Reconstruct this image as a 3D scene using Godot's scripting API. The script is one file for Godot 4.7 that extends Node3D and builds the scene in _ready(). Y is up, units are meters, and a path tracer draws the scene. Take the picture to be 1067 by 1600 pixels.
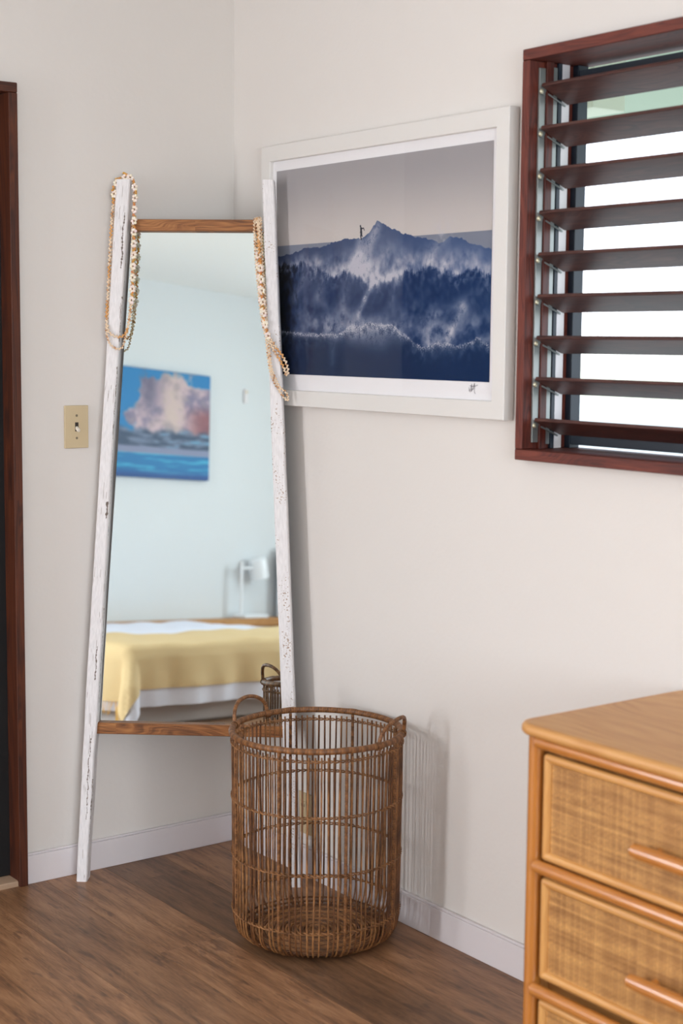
extends Node3D

# ---------------------------------------------------------------- mesh builder
class MB:
	var v := PackedVector3Array()
	var n := PackedVector3Array()
	var t := PackedVector2Array()
	var c := PackedColorArray()
	var i := PackedInt32Array()
	var col := Color(1, 1, 1)

	func vert(p: Vector3, nn: Vector3, uv: Vector2) -> int:
		v.append(p); n.append(nn); t.append(uv); c.append(col)
		return v.size() - 1

	# corners counter-clockwise seen from outside; Godot wants clockwise
	func quadi(a: int, b: int, d: int, e: int) -> void:
		i.append_array(PackedInt32Array([a, d, b, a, e, d]))

	func trii(a: int, b: int, d: int) -> void:
		i.append_array(PackedInt32Array([a, d, b]))

	func quad(a: Vector3, b: Vector3, d: Vector3, e: Vector3, uv := [Vector2(0, 0), Vector2(1, 0), Vector2(1, 1), Vector2(0, 1)]) -> void:
		var nn := (b - a).cross(e - a).normalized()
		quadi(vert(a, nn, uv[0]), vert(b, nn, uv[1]), vert(d, nn, uv[2]), vert(e, nn, uv[3]))

	# box with chamfered edges; u of the texture runs along its longest side, in metres
	func box(ctr: Vector3, size: Vector3, bev := 0.002, bas := Basis.IDENTITY, off := Vector2.ZERO) -> void:
		var h := size / 2.0
		bev = minf(bev, minf(h.x, minf(h.y, h.z)) * 0.49)
		var long := 0
		if size.y > size.x and size.y >= size.z: long = 1
		elif size.z > size.x: long = 2
		var id := {}
		for ax in 3:
			for s in [-1, 1]:
				for p in [-1, 1]:
					for q in [-1, 1]:
						var a1 := (ax + 1) % 3
						var a2 := (ax + 2) % 3
						var pos := Vector3.ZERO
						pos[ax] = s * h[ax]
						pos[a1] = p * (h[a1] - bev)
						pos[a2] = q * (h[a2] - bev)
						var nn := Vector3.ZERO
						nn[ax] = s
						var ua := long if long != ax else a1
						var va := 3 - ax - ua
						var sg := Vector3.ZERO
						sg[ax] = s; sg[a1] = p; sg[a2] = q
						id["%d%s" % [ax, str(sg)]] = vert(ctr + bas * pos, (bas * nn).normalized(), Vector2(pos[ua], pos[va] + ax * 0.37) + off)
		var g := func(ax: int, sg: Vector3) -> int: return id["%d%s" % [ax, str(sg)]]
		for ax in 3:
			var a1 := (ax + 1) % 3
			var a2 := (ax + 2) % 3
			for s in [-1, 1]:
				var w := []
				for k in [[-1, -1], [1, -1], [1, 1], [-1, 1]]:
					var sg := Vector3.ZERO
					sg[ax] = s; sg[a1] = k[0]; sg[a2] = k[1]
					w.append(g.call(ax, sg))
				outward(w, ctr)
			if bev <= 0.0: continue
			for p in [-1, 1]:
				for q in [-1, 1]:
					var lo := Vector3.ZERO
					lo[ax] = -1; lo[a1] = p; lo[a2] = q
					var hi := lo
					hi[ax] = 1
					outward([g.call(a1, lo), g.call(a1, hi), g.call(a2, hi), g.call(a2, lo)], ctr)
		if bev > 0.0:
			for a in [-1, 1]:
				for b in [-1, 1]:
					for d in [-1, 1]:
						var sg := Vector3(a, b, d)
						outward([g.call(0, sg), g.call(1, sg), g.call(2, sg)], ctr)

	func outward(w: Array, ctr: Vector3) -> void:
		var nn := (v[w[1]] - v[w[0]]).cross(v[w[2]] - v[w[0]])
		if nn.dot(v[w[0]] - ctr) < 0: w.reverse()
		if w.size() == 4: quadi(w[0], w[1], w[2], w[3])
		else: trii(w[0], w[1], w[2])

	func tube(pts: Array, rad, sides := 8, closed := false, cap := true, squash := 1.0, uoff := 0.0) -> void:
		var m := pts.size()
		var base := v.size()
		var along := uoff
		var nn := Vector3.ZERO
		for k in m:
			var a: Vector3 = pts[(k - 1 + m) % m] if closed or k > 0 else pts[0]
			var b: Vector3 = pts[(k + 1) % m] if closed or k < m - 1 else pts[m - 1]
			var tt := (b - a).normalized()
			if k == 0:
				nn = tt.cross(Vector3.UP)
				if nn.length() < 0.1: nn = tt.cross(Vector3.RIGHT)
				nn = nn.normalized()
			else:
				along += (pts[k] - pts[k - 1]).length()
				nn = (nn - tt * nn.dot(tt)).normalized()
			var bb := tt.cross(nn)
			var r: float = rad[k] if rad is Array or rad is PackedFloat32Array else rad
			for j in sides + 1:
				var an := TAU * j / sides
				var o := nn * cos(an) + bb * sin(an) * squash
				vert(pts[k] + o * r, (nn * cos(an) + bb * sin(an)).normalized(), Vector2(along, float(j) / sides * 0.05))
		var q := sides + 1
		for k in (m if closed else m - 1):
			for j in sides:
				var a := base + k * q + j
				var d := base + ((k + 1) % m) * q + j
				quadi(a, a + 1, d + 1, d)
		if cap and not closed:
			for e in 2:
				var k := 0 if e == 0 else m - 1
				var dirn: Vector3 = (pts[0] - pts[1]).normalized() if e == 0 else (pts[m - 1] - pts[m - 2]).normalized()
				var mid := vert(pts[k], dirn, Vector2(along, 0))
				var ring := []
				for j in sides: ring.append(vert(v[base + k * q + j], dirn, Vector2(along, 0.02)))
				for j in sides:
					var x: int = ring[j]
					var y: int = ring[(j + 1) % sides]
					if e == 0: trii(mid, y, x)
					else: trii(mid, x, y)

	func lathe(ctr: Vector3, prof: Array, seg := 24, bas := Basis.IDENTITY) -> void:
		var base := v.size()
		for k in prof.size():
			var a: Vector2 = prof[maxi(k - 1, 0)]
			var b: Vector2 = prof[mini(k + 1, prof.size() - 1)]
			var d := (b - a).normalized()
			for j in seg + 1:
				var an := TAU * j / seg
				var o := Vector3(cos(an), 0, sin(an))
				vert(ctr + bas * (o * prof[k].x + Vector3(0, prof[k].y, 0)), bas * (o * d.y - Vector3(0, d.x, 0)).normalized(), Vector2(prof[k].y, float(j) / seg * 0.3))
		var q := seg + 1
		for k in prof.size() - 1:
			for j in seg:
				var a := base + k * q + j
				quadi(a, a + q, a + q + 1, a + 1)

	# a small ellipsoid
	func blob(ctr: Vector3, bas: Basis, r: Vector3, seg := 6, rings := 4) -> void:
		var base := v.size()
		for k in rings + 1:
			var el := PI * k / rings - PI / 2
			for j in seg + 1:
				var an := TAU * j / seg
				var o := Vector3(cos(an) * cos(el), sin(el), sin(an) * cos(el))
				vert(ctr + bas * (o * r), (bas * (o / r)).normalized(), Vector2(float(j) / seg, float(k) / rings))
		var q := seg + 1
		for k in rings:
			for j in seg:
				var a := base + k * q + j
				quadi(a, a + q, a + q + 1, a + 1)

	# rings of equal size, joined with flat faces, ends closed
	func loft(rings: Array, off := Vector2.ZERO) -> void:
		var m: int = rings[0].size()
		var ctr := Vector3.ZERO
		var along := 0.0
		for k in rings.size() - 1:
			var mid := Vector3.ZERO
			for p in rings[k]: mid += p
			for p in rings[k + 1]: mid += p
			mid /= 2.0 * m
			var step: float = (rings[k + 1][0] - rings[k][0]).length()
			var round_at := 0.0
			for j in m:
				var a: Vector3 = rings[k][j]
				var b: Vector3 = rings[k][(j + 1) % m]
				var d: Vector3 = rings[k + 1][(j + 1) % m]
				var e: Vector3 = rings[k + 1][j]
				var w := (b - a).length()
				var uv := [Vector2(along, round_at), Vector2(along, round_at + w), Vector2(along + step, round_at + w), Vector2(along + step, round_at)]
				for x in 4: uv[x] += off
				if (b - a).cross(e - a).dot(a - mid) > 0: quad(a, b, d, e, uv)
				else: quad(b, a, e, d, [uv[1], uv[0], uv[3], uv[2]])
				round_at += w
			along += step
		for e in 2:
			var r: PackedVector3Array = rings[0] if e == 0 else rings[-1]
			var o: PackedVector3Array = rings[1] if e == 0 else rings[-2]
			var nn := (r[1] - r[0]).cross(r[2] - r[0]).normalized()
			var flip := nn.dot(r[0] - o[0]) < 0
			if flip: nn = -nn
			var idx := []
			for p in r: idx.append(vert(p, nn, Vector2(0, 0)))
			for j in range(1, m - 1):
				if flip: trii(idx[0], idx[j + 1], idx[j])
				else: trii(idx[0], idx[j], idx[j + 1])

	# a sheet of rows of points, smooth; (row direction) x (column direction) points out
	func grid(rows: Array, uvs: Array) -> void:
		var m := rows.size()
		var w: int = rows[0].size()
		var base := v.size()
		for a in m:
			for b in w:
				var du: Vector3 = rows[a][mini(b + 1, w - 1)] - rows[a][maxi(b - 1, 0)]
				var dv: Vector3 = rows[mini(a + 1, m - 1)][b] - rows[maxi(a - 1, 0)][b]
				vert(rows[a][b], du.cross(dv).normalized(), uvs[a][b])
		for a in m - 1:
			for b in w - 1:
				var k := base + a * w + b
				quadi(k, k + 1, k + w + 1, k + w)

	func mesh() -> ArrayMesh:
		var arr := []
		arr.resize(Mesh.ARRAY_MAX)
		arr[Mesh.ARRAY_VERTEX] = v
		arr[Mesh.ARRAY_NORMAL] = n
		arr[Mesh.ARRAY_TEX_UV] = t
		arr[Mesh.ARRAY_COLOR] = c
		arr[Mesh.ARRAY_INDEX] = i
		var am := ArrayMesh.new()
		am.add_surface_from_arrays(Mesh.PRIMITIVE_TRIANGLES, arr)
		return am

# ---------------------------------------------------------------- node helpers
var M := {}
var rng := RandomNumberGenerator.new()

func obj(called: String, m, mat: Material, parent: Node = self) -> MeshInstance3D:
	var o := MeshInstance3D.new()
	o.name = called
	o.mesh = m.mesh() if m is MB else m
	o.material_override = mat
	parent.add_child(o, true)
	if parent == self and o.name != called: o.name = numbered(called)
	return o

func numbered(called: String) -> String:
	var k := 1
	while has_node("%s_%03d" % [called, k]): k += 1
	return "%s_%03d" % [called, k]

func thing(called: String, label: String, category: String, at := Vector3.ZERO, group := "") -> Node3D:
	var o := Node3D.new()
	o.name = numbered(called) if has_node(called) else called
	add_child(o)
	o.position = at
	tag(o, label, category, group)
	return o

func tag(o: Node, label: String, category: String, group := "", kind := "") -> void:
	o.set_meta("label", label)
	o.set_meta("category", category)
	if group: o.set_meta("group", group)
	if kind: o.set_meta("kind", kind)

func boxm(ctr: Vector3, size: Vector3, bev := 0.002, off := Vector2.ZERO) -> MB:
	var b := MB.new()
	b.box(ctr, size, bev, Basis.IDENTITY, off)
	return b

func spline(p: Array, per: int, closed := false) -> Array:
	var o := []
	var m := p.size()
	for k in (m if closed else m - 1):
		var a: Vector3 = p[(k - 1 + m) % m] if closed or k > 0 else p[0]
		var b: Vector3 = p[k]
		var d: Vector3 = p[(k + 1) % m]
		var e: Vector3 = p[(k + 2) % m] if closed or k + 2 < m else p[m - 1]
		for j in per: o.append(b.cubic_interpolate(d, a, e, float(j) / per))
	if not closed: o.append(p[m - 1])
	return o

func table(t: Array, x: float) -> float:
	for k in t.size() - 1:
		if x <= t[k + 1].x:
			return lerpf(t[k].y, t[k + 1].y, smoothstep(0.0, 1.0, clampf((x - t[k].x) / maxf(t[k + 1].x - t[k].x, 1e-5), 0, 1)))
	return t[-1].y

# ---------------------------------------------------------------- textures
func noise(sd: int, freq: float, oct := 3) -> FastNoiseLite:
	var f := FastNoiseLite.new()
	f.seed = sd
	f.noise_type = FastNoiseLite.TYPE_SIMPLEX_SMOOTH
	f.frequency = freq
	f.fractal_octaves = oct
	return f

func picture(w: int, h: int, fn: Callable) -> ImageTexture:
	var by := PackedByteArray()
	by.resize(w * h * 3)
	var k := 0
	for y in h:
		for x in w:
			var c: Color = fn.call(x, y)
			by[k] = clampi(int(c.r * 255.0), 0, 255)
			by[k + 1] = clampi(int(c.g * 255.0), 0, 255)
			by[k + 2] = clampi(int(c.b * 255.0), 0, 255)
			k += 3
	return ImageTexture.create_from_image(Image.create_from_data(w, h, false, Image.FORMAT_RGB8, by))

func rgb8(r: float, g: float, b: float) -> Color:
	return Color(r / 255.0, g / 255.0, b / 255.0)

func wood_tex(w: int, h: int, sd: int, dark: Color, mid: Color, light: Color, fine := 0.35, wave := 1.0) -> ImageTexture:
	var n1 := noise(sd, 0.004, 2)
	var n2 := noise(sd + 1, 0.06, 2)
	var n3 := noise(sd + 2, 0.25, 1)
	return picture(w, h, func(x: int, y: int) -> Color:
		var warp := n1.get_noise_2d(x * 0.6, y * 3.0) * wave
		var f := n2.get_noise_2d(x * 0.12, (y + warp * 60.0) * 2.2)
		var g := n3.get_noise_2d(x * 0.05, y * 2.4)
		var a := clampf(0.5 + 0.55 * f + fine * g + 0.35 * warp, 0, 1)
		return dark.lerp(mid, a * 2.0) if a < 0.5 else mid.lerp(light, a * 2.0 - 1.0))

func std(col: Color, rough: float, tex: Texture2D = null, sc := Vector3.ONE) -> StandardMaterial3D:
	var m := StandardMaterial3D.new()
	m.albedo_color = col
	m.roughness = rough
	m.metallic_specular = 0.5
	if tex:
		m.albedo_texture = tex
		m.uv1_scale = sc
	return m

func relief(m: StandardMaterial3D, freq: float, cm: float, sc: float, sd := 5, stretch := Vector3.ONE) -> StandardMaterial3D:
	var nt := NoiseTexture2D.new()
	nt.width = 256; nt.height = 256; nt.seamless = true
	nt.noise = noise(sd, freq, 3)
	m.heightmap_enabled = true
	m.heightmap_texture = nt
	m.heightmap_scale = cm
	m.uv1_triplanar = true
	m.uv1_world_triplanar = true
	m.uv1_scale = stretch * sc
	return m

func make_materials() -> void:
	M.wall = relief(std(rgb8(226, 221, 216), 0.85), 0.06, 0.025, 3.0)
	M.ceiling = std(rgb8(240, 241, 240), 0.9)
	M.trim = std(rgb8(226, 220, 222), 0.45)
	M.far_wall_light_cast = std(rgb8(216, 219, 222), 0.85)  # cool cast of the daylight put into this wall's paint colour
	# floor: five rows of plank print, 1.3 m by 0.9 m
	var f1 := noise(11, 0.006, 3)
	var f2 := noise(12, 0.03, 3)
	var f3 := noise(13, 0.35, 2)
	var f4 := noise(14, 0.011, 2)
	M.floor_tex = picture(1536, 1024, func(x2: int, y: int) -> Color:
		var x := x2 * 0.6667
		var row := y / 205
		var yy := y + row * 531.0
		var warp := f1.get_noise_2d(x * 0.7, yy * 2.2)
		var ring := sin((yy * 0.09 + warp * 17.0) * 1.6) * 0.5 + 0.5
		var fibre := f3.get_noise_2d(x * 0.045, yy * 0.9)
		var streak := f2.get_noise_2d(x * 0.07, yy * 1.3)
		var blot := f4.get_noise_2d(x * 0.34 + 300.0, yy * 1.9)
		var a := 0.54 + 0.26 * streak + 0.34 * fibre + 0.12 * (ring - 0.5) + 0.42 * blot
		a = clampf(a, 0, 1)
		var c := rgb8(92, 65, 45).lerp(rgb8(138, 100, 70), a * 2.0) if a < 0.5 else rgb8(138, 100, 70).lerp(rgb8(167, 127, 93), a * 2.0 - 1.0)
		var knot := clampf((f1.get_noise_2d(x * 1.4 + 900.0, yy * 3.4) - 0.42) * 5.0, 0, 1)
		return c.lerp(rgb8(66, 45, 38), knot * 0.35))
	for k in 5:
		var tone: float = [1.0, 0.96, 0.98, 0.80, 1.03][k]
		M["plank%d" % k] = std(Color(tone, tone * 0.985, tone * 0.97), 0.42, M.floor_tex, Vector3(1.0 / 1.3, 1.0 / 0.9, 1))
	var red := wood_tex(512, 192, 21, rgb8(78, 34, 26), rgb8(112, 50, 38), rgb8(138, 68, 50))
	M.louver = std(rgb8(178, 225, 255), 0.45, red, Vector3(1.6, 5, 1))  # bluish tint puts the window glare into the timber colour
	M.redwood = std(rgb8(222, 212, 206), 0.6, red, Vector3(1.6, 5, 1))
	M.darkwood = std(rgb8(190, 165, 150), 0.4, red, Vector3(1.6, 5, 1))
	var teak := wood_tex(512, 128, 31, rgb8(94, 55, 26), rgb8(146, 92, 48), rgb8(176, 120, 68))
	M.teak = std(Color(1, 1, 1), 0.45, teak, Vector3(2.2, 9, 1))
	M.doorwood = std(rgb8(140, 102, 74), 0.6, teak, Vector3(0.7, 8, 1))
	var honey := wood_tex(512, 128, 41, rgb8(188, 132, 74), rgb8(202, 148, 88), rgb8(210, 158, 98), 0.2, 0.6)
	var honey2 := wood_tex(256, 64, 42, rgb8(206, 152, 88), rgb8(226, 176, 112), rgb8(236, 192, 130), 0.2, 0.6)
	M.ledge = std(rgb8(206, 190, 176), 0.55, honey2, Vector3(1.2, 5, 1))
	M.honey = std(Color(1, 0.985, 0.95), 0.45, honey, Vector3(1.3, 2.2, 1))
	M.honey.clearcoat_enabled = true
	M.honey.clearcoat = 0.12
	M.honey.clearcoat_roughness = 0.25
	M.rattan_pole = std(rgb8(238, 208, 160), 0.25, honey, Vector3(1.3, 8, 1))
	M.rattan_pole.clearcoat_enabled = true
	M.rattan_pole.clearcoat = 0.8
	M.rattan_pole.clearcoat_roughness = 0.1
	M.rattan_light = std(rgb8(236, 222, 204), 0.3, honey2, Vector3(1.3, 8, 1))
	var cn := wood_tex(256, 64, 51, rgb8(94, 61, 33), rgb8(138, 92, 52), rgb8(170, 121, 74), 0.5, 1.0)
	M.cane = std(Color(1, 1, 1), 0.5, cn, Vector3(6, 4, 1))
	M.cane_dark = std(rgb8(196, 184, 176), 0.5, cn, Vector3(6, 4, 1))
	M.cane_wrap = std(rgb8(232, 226, 222), 0.5, cn, Vector3(40, 2, 1))
	# white, chipped paint on the ladder legs: u along 1.9 m, v round the 0.16 m of the section
	M.paint_left = chipped(61, true)
	M.paint_right = chipped(71, false)
	M.mirror = std(rgb8(228, 238, 236), 0.0)
	M.mirror.metallic = 1.0
	M.backing = std(rgb8(60, 58, 55), 0.8)
	M.frame_white = std(rgb8(226, 223, 219), 0.4)
	M.paper = std(rgb8(236, 234, 236), 0.7)
	M.ink = std(rgb8(50, 38, 60), 0.6)
	M.glass = std(Color(0.9, 0.95, 0.95, 0.003), 0.02)
	M.glass.transparency = BaseMaterial3D.TRANSPARENCY_ALPHA
	M.picture_glass = std(Color(0.9, 0.95, 0.95, 0.003), 0.02)
	M.picture_glass.metallic_specular = 0.24
	M.picture_glass.transparency = BaseMaterial3D.TRANSPARENCY_ALPHA
	M.wave = std(Color.WHITE, 0.7, wave_print())
	M.wave.metallic_specular = 0.2
	M.sea_painting = std(Color.WHITE, 0.6, cloud_painting())
	M.canvas = std(rgb8(60, 120, 165), 0.8)
	M.plate = std(rgb8(205, 186, 150), 0.4)
	M.toggle = std(rgb8(235, 228, 215), 0.3)
	M.screw = std(rgb8(120, 108, 88), 0.4)
	M.dark_slot = std(rgb8(40, 34, 30), 0.6)
	M.metal = std(rgb8(150, 154, 152), 0.4)
	M.metal.metallic = 0.7
	M.brass = std(rgb8(214, 208, 180), 0.3)
	M.brass.metallic = 0.6
	M.black_frame = std(rgb8(30, 40, 52), 0.4)
	M.dark_door = std(rgb8(12, 10, 11), 0.8)
	M.sill = std(rgb8(178, 150, 124), 0.6)
	M.shell = std(Color.WHITE, 0.3)
	M.shell.vertex_color_use_as_albedo = true
	M.cord = std(rgb8(200, 180, 150), 0.8)
	M.linen = relief(std(rgb8(226, 226, 238), 0.9), 0.05, 0.1, 6.0, 8)
	M.throw = relief(std(rgb8(222, 194, 146), 0.9), 0.05, 0.1, 8.0, 9)
	M.throw.backlight_enabled = true
	M.throw.backlight = Color(0.25, 0.2, 0.1)
	M.fringe = std(rgb8(226, 178, 92), 0.9)
	M.base_fabric = std(rgb8(196, 188, 186), 0.9)
	M.lamp_white = std(rgb8(232, 234, 238), 0.4)
	M.upholstery = std(rgb8(226, 230, 238), 0.9)
	M.lawn = relief(std(rgb8(198, 198, 186), 0.95), 0.1, 1.0, 1.0, 15)
	M.soffit = std(rgb8(176, 190, 170), 0.8)
	M.beam = std(rgb8(206, 210, 190), 0.8)
	M.foliage = std(rgb8(90, 120, 80), 0.8)
	# woven cane of the drawer fronts: 0.72 m by 0.36 m
	var w1 := noise(81, 0.02, 2)
	var w2 := noise(82, 0.3, 1)
	M.weave_tex = picture(1024, 512, func(x: int, y: int) -> Color:
		var sx := x / 10.24
		var sy := y / 7.1
		var cx := int(sx)
		var cy := int(sy)
		var over := (cx + cy) % 2 == 0
		var p := absf(sin(PI * sx))
		var q := absf(sin(PI * sy))
		var edge := (p if over else q)
		var tone := 0.55 + 0.28 * w2.get_noise_2d(cy * 7.0, 3.0) + 0.22 * w2.get_noise_2d(5.0, cx * 9.0) + 0.28 * w1.get_noise_2d(x * 0.4, y * 2.0)
		var c := rgb8(150, 100, 50).lerp(rgb8(224, 168, 98), clampf(tone, 0, 1))
		return c * (0.55 + 0.45 * smoothstep(0.0, 0.55, edge)))
	var wh := picture(1024, 512, func(x: int, y: int) -> Color:
		var sx := x / 10.24
		var sy := y / 7.1
		var over := (int(sx) + int(sy)) % 2 == 0
		var p := absf(sin(PI * sx))
		var q := absf(sin(PI * sy))
		var hgt := sqrt(p) * (0.45 + 0.55 * q if over else 0.25) if over else sqrt(q) * (0.4 + 0.4 * p)
		return Color(hgt, hgt, hgt))
	M.weave = std(Color(1, 1, 1), 0.5, M.weave_tex, Vector3(1.0 / 0.72, 1.0 / 0.36, 1))
	M.weave.heightmap_enabled = true
	M.weave.heightmap_texture = wh
	M.weave.heightmap_scale = 0.12

func chipped(sd: int, left: bool) -> StandardMaterial3D:
	var a := noise(sd, 0.02, 3)
	var b := noise(sd + 1, 0.09, 3)
	var g := noise(sd + 2, 0.2, 2)
	# long cracks: (start, end, place across, half width), in pixels of the print
	var cracks := []
	if left:
		cracks = [[118, 300, 92, 1.0], [520, 800, 104, 1.6], [590, 690, 84, 0.9], [1010, 1260, 100, 1.0], [1060, 1110, 88, 2.0], [1290, 1500, 92, 0.8], [1560, 1700, 96, 1.2], [1780, 1940, 86, 1.1], [1690, 1830, 108, 0.8], [180, 420, 78, 0.7]]
	var tex := picture(2048, 160, func(x: int, y: int) -> Color:
		var c := rgb8(238, 235, 236)
		c = c * (0.965 + 0.05 * b.get_noise_2d(x * 0.3, y * 2.0))
		var chip := 0.0
		if left:
			chip = clampf((g.get_noise_2d(x * 0.045, y * 1.4) + 0.5 * a.get_noise_2d(x * 0.2, y * 1.0) - 0.62) * 7.0, 0, 0.5)
		else:
			chip = clampf((g.get_noise_2d(x * 0.7, y * 0.6) + 0.7 * a.get_noise_2d(x * 0.3, y * 0.9) - 0.66) * 7.0, 0, 0.7)
		for k in cracks:
			if x > k[0] and x < k[1]:
				var mid: float = k[2] + 3.5 * b.get_noise_2d(x * 0.25, k[2] * 9.0)
				var wide: float = k[3] * (0.5 + 1.3 * absf(g.get_noise_2d(x * 0.3, k[0])) * 2.0)
				if absf(y - mid) < wide: chip = maxf(chip, 0.9)
		return c.lerp(rgb8(92, 76, 66) if left else rgb8(140, 108, 84), chip))
	var m := std(Color.WHITE, 0.55, tex, Vector3(1.0 / 1.9, 1.0 / 0.16, 1))
	return m

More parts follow.
